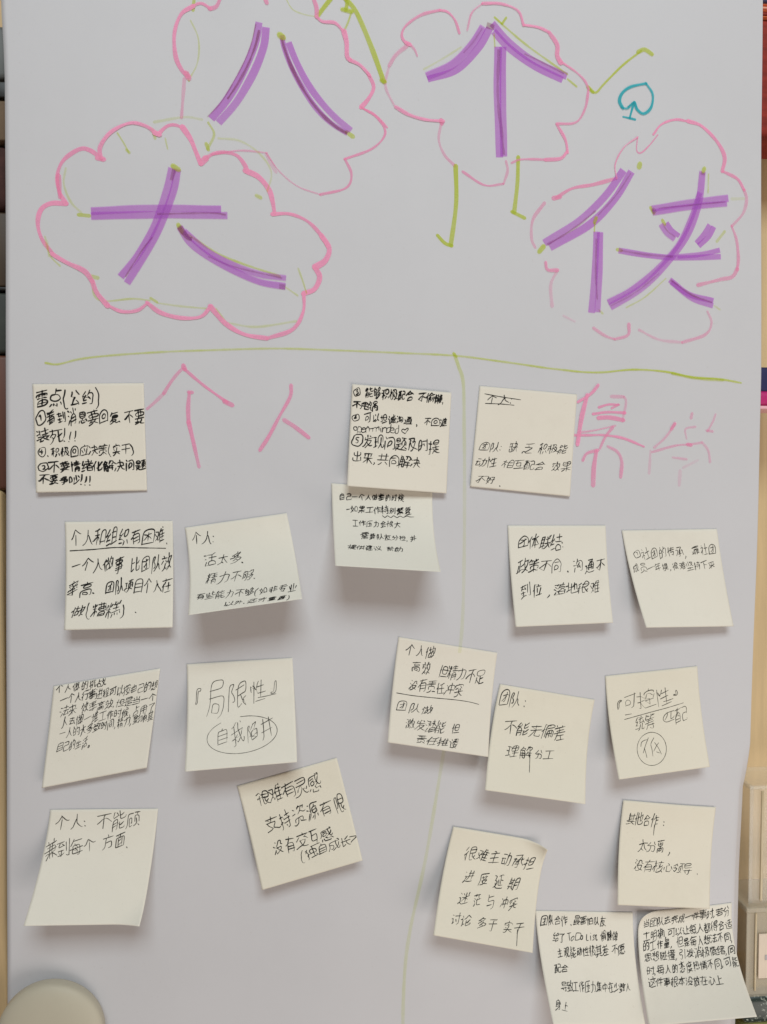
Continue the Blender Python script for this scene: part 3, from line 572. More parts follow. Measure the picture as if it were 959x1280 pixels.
GLYPHS = {
40: [[19,27,16,33,10,44,9,50,8,64,12,81,16,88,21,88]],
41: [[4,27,13,44,15,56,15,65,13,76,9,85,4,88]],
45: [[7,61,16,61]],
62: [[5,37,30,47,35,51,33,53,29,56,6,64,4,67]],
68: [[9,73,9,30,30,30,40,35,44,39,47,47,47,56,43,67,39,70,30,73,9,73]],
76: [[8,31,8,73,31,74]],
84: [[21,30,21,73], [4,30,39,30]],
100: [[30,30,30,73,13,73,8,70,7,64,7,56,10,50,16,47,30,47]],
101: [[29,59,27,51,24,47,14,47,8,51,6,63,10,71,14,74,26,74,30,72,31,69], [7,59,29,59]],
105: [[8,34,7,34], [7,47,7,73]],
109: [[28,52,38,47,44,47,47,49,49,56,49,73], [7,50,17,47,23,47,26,49,28,52,28,73], [7,50,7,73]],
110: [[7,50,13,50,19,46,22,46,26,48,28,52,29,57,29,73], [7,50,7,73]],
111: [[33,56,32,52,28,48,24,47,13,47,8,52,7,55,7,67,11,73,16,75,24,75,27,73,33,67,33,56]],
112: [[7,74,22,74,25,73,30,67,30,63,30,54,25,49,16,47,7,47,7,88]],
115: [[22,50,19,47,10,47,7,51,7,56,20,64,21,68,20,73,17,75,10,75,4,73,3,70]],
116: [[12,39,9,46,10,72,14,75,19,75,21,74,23,71], [1,50,10,47,19,47]],
9312: [[19,28,13,35,10,41,8,47,9,59,13,68,21,75,32,79,44,79,55,73,61,67,65,55,64,44,60,34,53,27,44,23,30,23,19,28], [29,41,33,39,38,38,37,64]],
9313: [[19,28,13,35,10,41,8,47,9,59,13,68,21,75,32,79,44,79,55,73,61,67,65,55,64,44,60,34,53,27,44,23,30,23,19,28], [30,39,39,36,41,37,44,40,44,48,41,53,32,61,31,64,45,64]],
9314: [[19,28,13,35,10,41,8,47,9,59,13,68,21,75,32,79,44,79,55,73,61,67,65,55,64,44,60,34,53,27,44,23,30,23,19,28], [30,39,39,36,44,39,44,46,41,50], [33,50,42,51], [29,64,32,65,40,65,45,62,46,57,45,54,42,52,42,50]],
9315: [[19,28,13,35,10,41,8,47,9,59,13,68,21,75,32,79,44,79,55,73,61,67,65,55,64,44,60,34,53,27,44,23,30,23,19,28], [39,39,39,64], [39,39,34,41,27,53,26,57,44,57]],
9316: [[19,28,13,35,10,41,8,47,9,59,13,68,21,75,32,79,44,79,55,73,61,67,65,55,64,44,60,34,53,27,44,23,30,23,19,28], [44,37,31,37,30,48,39,49,42,50,44,53,45,56,44,61,39,65,32,65,29,64]],
12289: [[10,67,18,75]],
12290: [[7,64,10,61,18,61,20,63,23,68,22,76,19,79,16,80,9,79,4,73,4,68,7,64]],
12302: [[45,52,45,16,70,16,69,25,56,25,56,61,45,62,45,52]],
12303: [[9,73,3,74,3,82,28,81,27,36,18,36,18,73,9,73]],
19968: [[6,48,67,48]],
19978: [[34,19,34,76], [34,41,61,41], [6,77,67,77]],
19979: [[7,23,67,23], [35,23,35,80], [35,41,41,42,61,54]],
19981: [[8,23,65,23], [41,24,40,28,37,32,36,38,36,80], [6,59,8,59,16,54,31,40,36,39], [45,42,52,46,67,58]],
19982: [[21,20,21,26,19,30,16,47,62,47,61,63,57,76,55,79,50,80,40,79], [20,28,61,28], [7,62,47,62]],
19987: [[33,19,32,25], [30,26,27,40], [13,26,60,26], [25,40,23,54], [7,40,65,40], [23,54,55,55], [55,55,53,59,42,70,41,73], [23,69,24,68,35,73,41,73,42,76,51,79]],
19994: [[27,19,27,76], [45,19,45,76], [64,36,55,56], [10,36,17,56], [7,76,66,76]],
20010: [[37,22,55,39,66,45,68,44], [7,45,20,38,35,23,37,22], [36,40,36,80]],
20013: [[36,19,36,80], [10,56,10,31,63,31,63,56], [10,56,63,56]],
20027: [[27,19,32,19,34,20,41,27,41,33], [36,33,36,78], [10,33,63,33], [14,54,60,54], [7,78,67,78]],
20047: [[12,24,38,23,59,19,63,21], [33,30,36,36], [11,44,57,44], [23,71,38,63,47,56,48,56,56,49,57,44], [7,81,7,76,11,72,16,70,23,71,24,76,34,79,67,79]],
20102: [[10,24,58,24], [58,24,56,29,53,32,37,42,36,79,35,80,30,81,23,81,20,79]],
20105: [[14,35,15,32,23,24,26,23,27,19,28,18], [26,23,47,24,47,30,44,31,43,36], [10,36,14,35,16,37,58,37,57,64,13,64], [36,37,36,79,34,80,24,81], [5,50,67,50]],
20107: [[36,19,36,78,35,81,26,81], [7,23,67,23], [36,41,15,41,15,32,59,33,59,41,36,41], [12,50,59,50,59,70], [6,59,68,59], [12,70,59,70]],
20110: [[12,23,61,23], [37,23,37,77,36,79,33,80,24,80], [6,47,67,47]],
20114: [[24,22,24,35,19,60,50,61], [8,22,64,22], [23,39,53,39,53,47,52,58,50,61,49,77], [6,78,67,78]],
20117: [[24,18,24,52,22,61,17,73,10,80,7,80], [50,19,50,80], [9,33,64,33], [7,56,66,56]],
20123: [[22,18,22,50], [43,18,43,47,44,49,49,50,64,50,67,47,67,41], [10,26,10,51], [43,33,53,30,61,26,64,27], [22,30,33,30], [6,52,34,48], [16,62,59,62], [7,79,67,79]],
20132: [[35,18,37,22,37,28], [7,28,65,28], [47,36,53,38,64,49], [8,48,10,49,14,46,25,36], [7,79,9,80,22,76,34,69,36,66,39,66,46,56,49,50,52,48], [24,49,28,57,36,66], [39,66,39,68,43,71,56,77,64,79,69,78]],
20154: [[36,19,36,39,35,39,33,41,30,54,20,70,9,78], [36,39,39,41,43,53,53,68,60,75,66,78]],
20182: [[48,18,48,64], [23,18,21,18,20,20,14,32,13,39,14,40,14,80], [32,25,32,76,36,79,40,80,64,79,67,75,68,71,66,68], [48,36,53,36,60,33,65,33,64,59,61,61,56,61,55,59], [4,46,9,40,13,39], [32,42,36,42,47,39], [23,47,31,45]],
20197: [[59,21,57,40,52,56,51,63], [14,24,14,68], [33,27,39,39], [11,72,14,68,21,67,33,61], [30,79,40,74,46,68,48,64,51,63], [51,63,53,64,62,73,67,79]],
20214: [[47,19,47,80], [21,19,13,38,15,40,15,80], [34,21,33,24,32,33,30,33,27,43], [32,33,64,33], [5,50,5,46,7,44,10,40,13,39], [26,55,67,55]],
20219: [[25,18,22,19,16,31,15,37,16,39,16,80], [28,27,45,25,61,20,65,21], [47,24,47,77], [15,38,11,39,5,47], [24,50,67,50], [27,78,66,78]],
20250: [[37,21,56,36,65,41,67,40], [6,41,8,41,16,37,19,37,19,35,37,21], [19,37,21,41,51,41,56,36], [10,55,64,55], [30,56,27,63,19,71,18,77], [55,69,56,74], [13,78,57,74,61,76,62,79]],
20256: [[45,18,43,21,43,27], [23,18,21,18,20,20,14,32,13,39,14,40,14,80], [41,27,39,40], [28,27,64,27], [5,45,9,40,13,39], [37,40,35,54], [24,40,67,40], [35,54,59,55], [59,55,59,59,48,70,47,72], [39,69,43,71,47,72,47,74,54,79]],
20294: [[22,19,16,31,14,37,15,80], [61,43,61,23,31,24,32,63,61,63,61,43], [14,39,9,41,7,44], [31,43,61,43], [25,78,68,78]],
20301: [[46,18,45,19,47,24], [24,18,21,20,16,31,15,37,16,80], [30,31,64,31], [15,39,10,40,7,44], [35,41,39,65,39,67], [59,41,53,73,53,78], [27,78,67,78]],
20307: [[45,18,45,35], [20,19,14,31,13,39,14,41,14,80], [47,35,49,33,67,33], [24,33,42,33,44,35,47,35,50,38,58,55,67,67], [44,35,44,37,45,39,45,79], [44,37,40,39,33,56,23,67], [13,39,9,41,5,45,5,50], [33,67,57,67]],
20316: [[22,19,16,32,14,39,16,40,16,80], [41,19,38,24,37,30,35,31,27,44], [37,30,67,30], [44,30,44,80], [7,44,10,40,14,39], [44,46,66,46], [44,62,67,62]],
20379: [[36,19,36,57], [56,19,56,57], [21,19,15,31,13,38,14,80], [27,33,67,33], [4,46,9,41,13,39], [26,57,67,57], [39,66,36,67,34,72,27,79], [56,67,66,79]],
20505: [[19,19,13,32,12,39,13,80], [36,21,59,21,59,35], [24,34,24,66], [32,35,67,35], [39,35,39,39,40,40,39,47,36,48,34,53], [12,41,7,43,5,46,5,50], [39,47,65,47], [50,47,50,67,47,67,46,71,41,76,32,80], [32,61,67,61], [50,67,53,69,59,76,65,79,70,79]],
20559: [[46,19,47,25], [21,19,16,31,14,38,15,80], [29,39,64,38,64,25,29,26,28,55,24,79], [5,46,10,41,14,39], [44,48,44,79], [55,48,55,79], [34,81,35,48,66,48,66,79,62,80], [34,64,66,64]],
20570: [[53,18,51,32,50,33,49,36,49,42,51,44,54,59,56,61,56,68,60,70,63,76], [33,19,33,51], [19,19,13,31,12,39,13,41,13,80], [51,32,64,32], [64,32,61,54,59,60,56,61], [22,32,41,32], [12,39,7,41,4,47], [49,42,45,44,44,49,42,49,41,51,24,51,24,77], [41,51,41,72,24,73], [44,80,56,68]],
20599: [[19,19,15,28,13,38,13,80], [22,33,24,34,31,30,44,20,47,21,50,24,59,30,65,33,69,33], [30,31,33,36,56,36], [5,51,5,46,8,42,13,41], [63,44,63,79,56,80], [26,81,27,44,41,44,41,79,38,80], [52,47,52,69], [26,55,41,55], [26,65,41,65]],
20844: [[47,20,50,26,61,40], [25,21,21,30,13,41], [37,41,36,41,31,50,19,67,17,74], [47,57,50,59,56,68,56,71,60,73,63,79], [17,74,50,73,56,71]],
20849: [[23,19,23,56], [50,19,50,56], [9,33,64,33], [7,56,67,56], [9,80,18,74,27,66], [47,67,50,67,64,80]],
20854: [[53,18,53,64], [20,18,20,64], [8,27,64,27], [20,39,53,39], [20,52,53,52], [7,64,67,64], [7,79,8,80,15,78,26,72,28,72], [43,73,47,72,61,79,69,79]],
20860: [[50,27,51,22,54,19,57,18], [23,21,24,27], [7,27,66,27], [44,28,44,61], [28,28,28,63,26,64,28,66,28,80], [13,39,59,39,59,61,50,61,47,64,45,64], [7,50,67,50], [12,61,24,61,26,64], [28,61,44,61], [44,61,45,64], [47,64,56,73,67,78], [6,78,8,79,16,74,26,64], [45,64,44,66,44,80]],
20914: [[46,19,46,80], [10,25,16,31], [27,59,27,32,65,32,65,59], [16,52,17,53,7,72], [27,55,65,55]],
20915: [[44,19,44,54,42,55,41,61,36,69,27,78,22,79], [7,21,16,32], [29,30,61,30,61,52], [25,52,43,52], [44,53,46,53,47,52,67,52], [46,53,50,62,55,70,64,79,68,79], [16,56,6,76]],
20986: [[36,19,36,76], [13,25,13,44,59,44,60,25], [63,56,63,76], [10,56,11,76,63,76]],
20998: [[48,20,56,33,66,43], [25,21,21,30,12,41,12,42,8,44], [12,42,16,46,56,46,56,69,53,79,49,80,40,80,39,79], [30,46,29,58,24,68,19,74,9,80]],
21035: [[64,19,64,77,62,80,53,81], [33,39,33,21,9,21,9,40,33,39], [49,27,49,62], [19,47,16,67,12,76,7,79], [7,53,34,53,34,67,32,78,28,80,24,80]],
21040: [[64,19,64,76,64,78,58,79,55,79,52,77], [7,22,41,22], [19,23,19,27,13,36,13,41], [50,24,50,63], [31,30,35,35,36,39,39,40,39,41], [13,41,36,39], [24,49,24,73], [10,56,39,56], [8,76,24,73,41,70]],
21147: [[33,19,32,44,27,60,22,67,13,76,9,79,4,79], [9,34,64,35,62,61,59,77,54,80,44,80]],
21160: [[50,20,50,41,49,53,45,67,38,79], [9,24,32,24], [40,35,67,35,66,62,63,78,57,80,51,79], [16,41,16,46,10,69], [6,41,33,41], [29,53,32,61,32,65,33,66,34,69], [10,69,32,65]],
21161: [[49,19,49,39,46,57,40,71,34,78,31,79], [10,71,10,21,29,21,29,67], [37,35,66,35,65,61,63,76,61,79,52,80], [10,37,29,37], [10,53,29,53], [5,73,33,66]],
21270: [[27,18,24,19,19,30,17,36,18,80], [41,20,41,77,46,79,64,79,66,76,67,72,67,67], [64,30,61,35,51,45,47,49,41,50], [17,37,13,39,7,45], [28,61,36,56,41,56]],
21305: [[47,22,48,60,51,61,64,61,65,52], [30,22,30,35,27,52,24,57,19,63], [65,22,10,22,9,76,66,76]],
21344: [[36,18,36,52], [36,32,65,32], [13,80,14,52,59,52,59,76], [13,76,59,76]],
21387: [[67,21,11,21,10,58,8,71,5,79,7,82], [41,31,41,77], [21,47,63,47], [54,58,59,62,60,64], [16,78,67,78]],
21435: [[36,19,36,49], [12,30,61,30], [7,49,67,49], [30,50,27,57,21,66,19,67,19,69,17,70,16,76,12,77,12,79], [51,61,56,67,57,73,60,74,62,79], [16,76,54,74,57,73]],
21450: [[10,21,47,21,47,28,45,39], [22,21,23,41,21,41,20,53,15,67,8,76], [42,41,45,39,62,40,61,47,59,53,47,69], [23,41,27,43,33,56,44,69,47,69,54,75,65,79,69,78], [24,79,29,79,39,74,44,69]],
21451: [[27,18,27,30], [7,30,65,30], [25,30,24,45,25,46,25,48,34,62,41,69,44,69,45,72,56,77,62,79,69,79], [25,46,56,46,56,50,53,57,44,69], [25,48,21,50,19,59,15,67,7,77], [21,79,33,76,39,72,41,69]],
21457: [[53,19,59,24,59,26], [36,19,33,34], [18,21,15,28,14,34,11,35,11,37], [14,34,65,35], [31,35,30,48,28,51,24,53,22,59,16,66,8,73,4,73], [30,48,57,48,57,51,54,58,45,69,42,69,39,73,31,77,23,80,21,79], [28,51,34,61,42,69], [45,69,47,73,53,76,64,80,67,79]],
21487: [[58,23,58,77,54,80,44,80], [7,23,67,23], [14,61,39,61,39,39,15,39,14,67]],
21512: [[38,22,44,28,57,38,66,41], [6,42,8,43,16,39,19,39,20,36,30,29,34,24,38,22], [19,39,21,42,52,42,57,38], [17,76,18,56,56,56,57,76], [17,76,57,76]],
21516: [[9,80,9,21,64,21,64,78,63,80,54,81], [21,34,53,34], [24,66,49,65,48,47,25,47,24,70]],
21557: [[47,19,47,58], [7,61,21,60,21,25,8,24,7,67], [61,30,67,45], [35,32,34,39,31,49], [29,79,41,76,50,70,59,61,62,54]],
21592: [[57,32,56,21,16,21,17,34,56,34,57,32], [13,67,14,46,60,46,60,67], [8,79,11,80,18,79,31,72,35,67,36,56], [40,72,45,72,65,80]],
21644: [[8,24,21,22,29,19,33,20], [21,22,21,40], [41,77,42,24,64,25,64,76], [21,40,33,40], [6,40,19,41], [19,41,21,40], [19,41,19,48], [21,48,21,80], [19,48,16,50,10,62,4,68], [19,48,25,50,32,57,33,61], [41,71,64,71]],
21709: [[48,18,45,25,45,30], [7,61,21,60,21,25,8,24,7,67], [32,79,32,30,65,30,66,78,64,80,59,81], [42,63,55,63,55,43,43,43,42,67]],
22238: [[8,76,9,21,64,21,64,76], [45,60,24,60,24,38,48,38,48,59,45,60], [8,76,64,76]],
22242: [[8,78,9,21,64,21,64,78], [43,29,43,39], [43,39,54,39], [41,39,43,39], [19,39,41,39], [41,39,41,45,43,46,43,66,42,67,36,68], [20,61,30,55,37,47,41,45], [8,78,64,78]],
22256: [[8,77,9,21,64,21,64,77], [36,30,36,68], [36,41,39,40,56,40], [19,40,33,40,35,43,36,43], [35,43,24,56,17,61], [37,46,44,50,55,60,56,63], [8,77,64,77]],
22312: [[31,18,29,22,28,29], [7,29,66,29], [25,30,24,36,18,44,16,51,16,80], [47,39,47,79], [6,57,11,53,16,51], [30,53,63,53], [27,79,66,79]],
22320: [[15,19,15,62], [49,19,49,64], [34,24,34,76,36,78,42,79,64,79,67,77,68,70], [49,36,55,36,61,33,65,33,64,57,63,61,59,61], [5,36,23,36], [34,42,49,39], [27,47,33,45], [7,67,13,64,15,62,24,60,25,57]],
22362: [[24,19,24,50], [38,21,39,27,48,41], [38,21,61,21,61,23,58,32,50,41,48,41,42,47,34,50], [10,23,10,47], [50,41,56,47,66,50], [36,59,36,78], [13,63,59,63], [6,79,67,79]],
22374: [[16,19,16,62], [35,42,36,21,62,21,61,63,35,63,35,42], [6,36,23,36], [35,42,62,42], [5,67,13,64,16,62,25,60], [24,78,67,78]],
22534: [[41,18,39,20,37,29,34,34,35,80], [52,19,54,24,54,31], [15,19,15,62], [36,30,66,31], [53,31,53,76], [5,36,23,36], [30,40,30,39,34,38], [35,45,64,45], [5,68,13,64,15,62,21,61,24,59], [35,60,64,60], [35,76,67,76]],
22797: [[21,18,19,24,16,25,15,27,7,34], [19,24,64,24], [26,53,58,51,58,35,19,34,18,50,19,52,26,53], [18,43,58,43], [26,53,24,60,22,60,21,63,19,63,10,68], [24,60,53,60,54,62,51,67,43,71,40,74,33,74,30,76,11,80,5,80,4,79], [21,63,23,66,32,71,33,74], [41,73,44,76,47,77,65,80,67,79]],
22806: [[20,18,19,19,17,23,17,29,16,29,14,34,7,47], [47,19,47,80], [17,29,34,29,35,33,33,40,29,53,26,55,24,62,12,76,6,79], [47,41,53,41,67,54], [16,47,26,55]],
22810: [[36,17,33,19,33,23], [11,33,13,34,16,33,31,23,53,24], [10,52,10,50,27,46,31,44,33,41,39,40,52,29,53,24], [24,35,27,36,33,41], [44,50,46,44,50,43], [18,62,19,63,23,61,33,56,39,51,43,50,64,50,63,56,55,64,48,69,43,70,41,73,30,76,9,81], [34,62,38,63,40,66,41,66,43,70]],
22815: [[52,18,50,23,47,24,40,32,39,32], [14,19,13,27,11,27,7,35,7,38,10,40,10,67], [50,23,63,23,63,28,56,38,52,39,50,42,39,47], [13,27,31,27,31,57,30,73,27,78,19,79], [47,34,52,39], [10,40,21,40,21,61,10,62], [57,46,55,47,53,52,51,52,44,59,39,62], [53,51,67,53], [37,79,39,80,44,79,53,73,55,69,59,68,66,59,67,53], [49,63,55,69]],
22823: [[36,19,36,43,39,45,41,50,50,66,58,74,65,79], [36,41,39,39,66,39], [7,39,36,40], [36,43,33,46,29,59,21,70,11,78,8,79,6,79]],
22826: [[36,19,36,38], [7,38,36,38,36,39,38,39,39,38,66,38], [37,39,37,41,40,44,41,50,47,60,51,67,59,75,67,79], [37,41,34,44,30,56,27,61,27,65,24,66,19,73,13,77,8,79,6,79], [27,65,29,66], [28,65,30,65,30,68,40,79]],
22909: [[16,17,13,27,13,33], [37,23,62,23,61,28,53,38,51,41,51,79,50,80,42,81], [12,33,8,55,16,61,20,63], [6,33,25,33,28,33,28,36,26,48,20,65,9,78,6,79], [35,49,67,49], [20,65,28,72,28,74]],
22914: [[18,19,16,33], [41,79,41,26,65,26,65,73], [15,33,10,55,23,64], [7,33,32,33,29,52,24,64,23,64,23,67,16,75,7,79], [23,67,26,67,31,73], [41,73,65,73]],
23436: [[36,19,37,26], [8,37,9,26,64,26,64,37], [19,39,53,39], [26,53,26,62,22,72,18,76,7,80], [45,53,45,77,47,79,66,79,67,71], [7,53,66,53]],
23454: [[36,18,38,22,38,25], [9,36,10,26,38,25,64,26,64,36], [21,36,26,39], [39,36,39,47,37,60], [13,47,19,50], [7,79,13,79,25,74,32,68,34,64,34,61], [7,61,66,61], [44,69,47,70,64,79]],
23475: [[36,18,37,24], [8,32,9,24,37,24,64,24,64,32], [16,36,57,36], [36,36,36,64], [14,45,60,45], [7,55,67,55], [16,78,16,64,36,64,58,64,58,78], [16,78,58,78]],
23548: [[12,33,57,33,58,21,13,21,13,42,16,45,54,46,61,45,64,41], [50,53,50,78,49,80,38,81], [19,59,19,64,27,71,27,73], [7,59,66,59]],
23569: [[36,18,36,58], [18,30,9,48], [56,30,67,48], [7,80,23,77,36,73,51,64,56,57]],
23616: [[13,36,59,35,59,21,14,21,13,56,10,66,6,77], [13,47,64,47,64,66,61,78,59,80,50,81], [25,72,26,57,48,58,47,72,25,72]],
24037: [[36,26,36,74], [10,26,63,26], [6,75,67,75]],
24046: [[22,19,24,27], [52,19,49,27], [35,27,34,39], [10,27,63,27], [32,39,30,50], [13,39,60,39], [7,50,66,50], [27,50,24,60,23,60,13,71,8,73], [24,60,28,61,60,61], [43,61,43,77], [19,78,66,78]],
24049: [[13,22,58,22,58,47], [58,47,14,47,14,76,19,79,60,79,65,76,67,67]],
24110: [[22,19,22,43], [52,47,53,49,60,49,63,48,65,45,64,39,61,35,59,34,59,30,62,26,63,21,46,21,45,52], [7,23,36,23], [9,33,35,33], [6,43,37,43], [19,44,19,49,16,52,10,55], [36,56,36,80], [13,76,14,61,61,61,60,76,50,76]],
24178: [[10,23,63,23], [36,24,36,79], [6,48,67,48]],
24180: [[23,18,20,21,19,26,7,41], [19,26,64,27], [40,27,40,80], [18,63,19,44,61,44], [6,64,67,64]],
24182: [[20,18,24,27], [53,19,49,28,48,33], [50,33,50,80], [9,33,64,33], [23,33,23,61,20,69,16,74,8,80], [6,55,67,55]],
24212: [[38,18,40,21,41,27], [7,79,11,59,12,27,66,27], [62,39,56,59,51,69,49,71,48,77], [39,39,43,56,43,60], [22,43,29,63], [18,77,67,77]],
24230: [[39,18,40,24], [67,25,12,25,12,51,10,68,6,79,7,82], [31,33,31,50,54,50,54,33], [19,39,66,39], [28,60,29,65,37,71,39,74], [20,60,58,60,57,64,46,74], [19,80,36,77,39,74,46,74,49,77,62,80,69,79]],
24310: [[33,24,50,22,62,19,67,20], [6,22,20,22,19,27,13,38,11,43], [50,22,50,66], [34,39,35,66,67,66], [50,42,66,42], [7,44,11,43,22,44,23,47,19,64,16,66,16,70,8,79,2,80], [9,56,13,64,16,66], [16,70,21,72,24,75,39,79,66,79,70,76]],
24314: [[45,18,45,70], [7,22,19,22,18,30,13,38,12,43], [31,24,62,24,62,43,31,44], [27,33,67,33], [7,44,10,43,21,44,18,62,15,65,15,70,13,72,10,76], [30,53,64,53], [8,54,12,64,15,65], [27,64,67,64], [15,70,19,71,25,76,38,79,66,79,69,78]],
24341: [[60,19,60,80], [10,21,37,21,36,38,13,38,10,55,37,55,36,67,33,78,30,80,20,80,16,78]],
24403: [[36,19,36,44], [60,21,56,32,53,36,50,36], [12,21,17,28,19,34], [13,44,61,44,61,77], [16,60,61,60], [11,77,61,77]],
24433: [[38,28,37,19,10,20,11,36,36,36,38,36,38,28], [44,33,49,33,54,29,61,21], [10,28,38,28], [24,36,23,41,24,44], [47,53,48,54,54,50,64,41], [7,44,41,44], [24,64,37,63,37,53,12,53,11,63,24,64], [46,79,58,72,64,65,65,63], [24,64,24,79,22,80,17,81], [7,77,13,69], [34,70,38,76]],
24456: [[8,30,11,28,19,19], [32,48,61,48,61,21,32,21,32,78,46,76,46,74], [32,34,61,34], [20,36,16,41,15,47,16,80], [6,52,10,48,15,47], [44,49,48,61,50,64,53,65,54,70,62,77,67,79], [53,65,63,59]],
24471: [[20,19,9,30,6,31], [62,30,61,19,33,20,33,39,62,39,62,30], [33,30,62,30], [19,36,15,44,16,80], [5,53,10,48,15,47], [28,49,67,49], [56,50,56,78,55,80,47,81], [26,61,67,61], [33,67,40,74]],
24515: [[29,21,38,27,44,34], [24,39,24,70,25,78,30,79,48,79,52,78,55,68,55,66,53,63], [60,43,67,66,70,67], [12,44,7,68]],
24577: [[37,18,36,28], [33,28,33,32,31,38,25,45,20,49,7,54], [40,28,41,33,44,39,52,47,65,53], [7,28,67,28], [33,48,35,48,40,53], [33,58,41,64,41,66], [59,61,65,76], [22,62,22,76,24,79,52,79,54,75,54,71,53,70], [13,63,10,71,7,77,6,77]],
24597: [[50,19,47,24,47,30], [16,19,16,80], [22,30,26,39], [34,76,34,31,47,30,65,31,65,76], [8,31,6,47], [34,53,65,53], [34,76,65,76]],
24605: [[36,21,36,50], [59,35,59,21,13,21,13,49,59,50,59,35], [13,35,59,35], [33,57,43,64], [58,61,62,67,66,75], [24,62,24,77,26,79,47,79,51,77,53,72], [13,63,7,76]],
24615: [[15,19,15,80], [48,19,48,77], [36,21,34,27,34,33,33,33,30,40,29,41], [15,29,21,30,24,39,29,41], [7,32,4,47,6,49], [34,33,65,33], [27,39,28,39,29,41], [33,54,63,54], [27,78,67,78]],
24687: [[36,18,35,24], [56,44,56,24,18,24,16,25,17,55,56,55,56,44], [16,34,56,34], [16,44,56,44], [35,55,35,61,39,64,40,67], [60,64,65,74], [12,66,7,76], [21,66,22,77,27,79,49,79,53,77,53,73]],
24773: [[13,18,13,80], [46,18,46,41], [27,23,66,23], [19,28,21,36], [7,32,4,46], [29,32,64,32], [24,41,68,41], [30,80,31,50,61,50,62,77,61,80,54,81], [30,59,62,59], [30,70,62,70]],
24819: [[20,18,20,56], [64,44,63,56,40,56,40,21,64,21,64,44], [6,29,31,29], [40,33,64,33], [7,50,14,39,19,37], [20,39,25,39,32,44], [40,44,64,44], [37,64,38,64], [61,64,66,74], [13,64,7,76], [23,66,24,77,29,79,50,79,52,76,52,71,50,70]],
24863: [[54,18,56,17,59,19,61,21,61,24], [45,18,46,33,49,44,52,47,52,51,58,58,63,59,67,58,68,52], [7,58,11,43,13,24,67,24], [62,33,56,45,52,47], [19,34,38,34], [36,47,36,42,21,42,20,54,36,54,36,47], [52,51,45,56], [34,63,41,70,41,71], [59,66,65,76], [21,67,22,79,24,80,50,80,53,79,53,73], [12,68,7,78]],
24895: [[38,20,38,24,40,26,40,29], [65,20,12,20,10,57,8,71,5,79], [41,47,24,46,23,30,40,29,60,30,60,45,41,47], [23,38,60,38], [32,57,33,59,40,58,41,47], [19,58,30,50], [53,51,63,58], [40,65,45,70], [60,66,65,74], [29,67,30,79,53,79,55,78,55,74], [20,67,16,77]],
25042: [[55,17,53,23,48,32,50,36,50,65], [13,18,13,81], [33,19,33,80], [53,23,64,24,64,27,61,36], [24,25,42,25], [13,28,18,29,21,39,42,39,42,53,41,54,33,54], [7,33,5,47], [50,36,67,36,67,65], [24,39,24,53,31,54,33,56], [59,44,57,70,52,77,47,81], [33,60,38,61,41,66], [33,60,27,64,24,70,21,73,21,78], [57,70,57,72,59,72], [57,70,61,72,67,79]],
25104: [[43,18,44,45,47,61,50,62,50,68,56,77,62,80,67,77,67,67,66,65], [53,19,62,24,62,30], [7,79,9,73,12,59,13,30,67,30], [62,41,55,58,50,62], [12,45,31,46,31,58,29,69,19,69], [33,79,40,75,46,69,50,68]],
25105: [[7,25,15,23,22,23,25,21,31,19,36,21], [44,19,44,39,46,42,48,60,50,62,52,71,59,79,63,81,65,80,67,77,68,69,67,67], [56,20,59,24], [22,23,22,78,21,80,12,81], [7,40,67,40], [62,49,56,59,50,62], [22,57,36,54], [6,61,16,59,22,59], [33,76,38,75,46,68,50,67]],
25112: [[19,19,19,50], [49,19,51,50,53,62,55,63,55,69,59,76,62,79,67,78,69,70], [60,21,64,28], [19,32,35,32], [40,41,53,39,68,37], [66,46,66,48,59,61,55,63], [8,76,8,51,19,50,33,51,33,76], [37,78,42,78,52,70,55,69], [8,76,33,76]],
25165: [[46,19,46,33], [46,33,45,34], [46,33,66,33], [8,33,40,33,41,34,45,34], [45,34,46,77,45,79,42,79,35,79], [7,70,17,64,26,56,36,44,41,34]],
25215: [[17,21,53,21], [53,21,49,27,39,33,37,36,37,77,36,79,26,80], [53,35,53,41,54,46,56,47,57,56,64,68,67,71], [7,37,21,37,21,39,17,56,12,66,7,73], [56,47,59,46,66,38], [28,41,46,41], [27,53,47,53], [24,64,50,64]],
25285: [[16,18,16,77,15,79,9,80], [33,43,34,23,61,23,61,63,34,63,33,43], [6,33,24,33], [33,43,61,43], [16,53,25,50], [6,56,16,54], [28,78,67,78]],
25345: [[49,18,49,41], [15,18,15,77,13,80,8,81], [33,27,64,27], [5,33,22,33], [29,41,67,41], [59,41,59,77,57,80,50,81], [15,53,23,50], [6,56,14,54], [30,56,67,56], [36,63,41,71]],
25353: [[16,18,16,77,14,80,8,81], [47,19,49,27], [30,36,30,27,49,27,67,27,67,36], [5,33,23,33], [44,36,42,46], [59,47,59,55,52,70], [16,55,25,53,27,47,67,47], [39,47,39,53,36,58,36,62,44,66,48,70,52,70,53,72,66,79], [5,59,15,56], [30,80,43,76,47,72,48,70]],
25361: [[15,18,15,76,13,80,8,81], [53,19,53,78,56,80,67,79,68,76,68,71], [39,19,39,61,33,73,27,79,25,79], [66,27,59,39], [29,28,33,39,39,39], [5,33,21,33], [15,52,22,50], [53,51,59,52], [27,60,28,60,33,56,39,54], [5,56,10,54,15,54]],
25442: [[41,18,39,24,37,24,31,34,33,36,33,59], [14,19,14,79,9,80], [39,24,56,24,57,27,53,35], [6,33,21,33], [33,36,47,36,53,35,61,36,61,58], [47,36,47,60,53,70,59,75,67,79], [14,53,23,51], [7,56,14,55], [27,59,44,59,45,60,48,59,67,59], [24,80,31,77,38,72,42,67,45,60]],
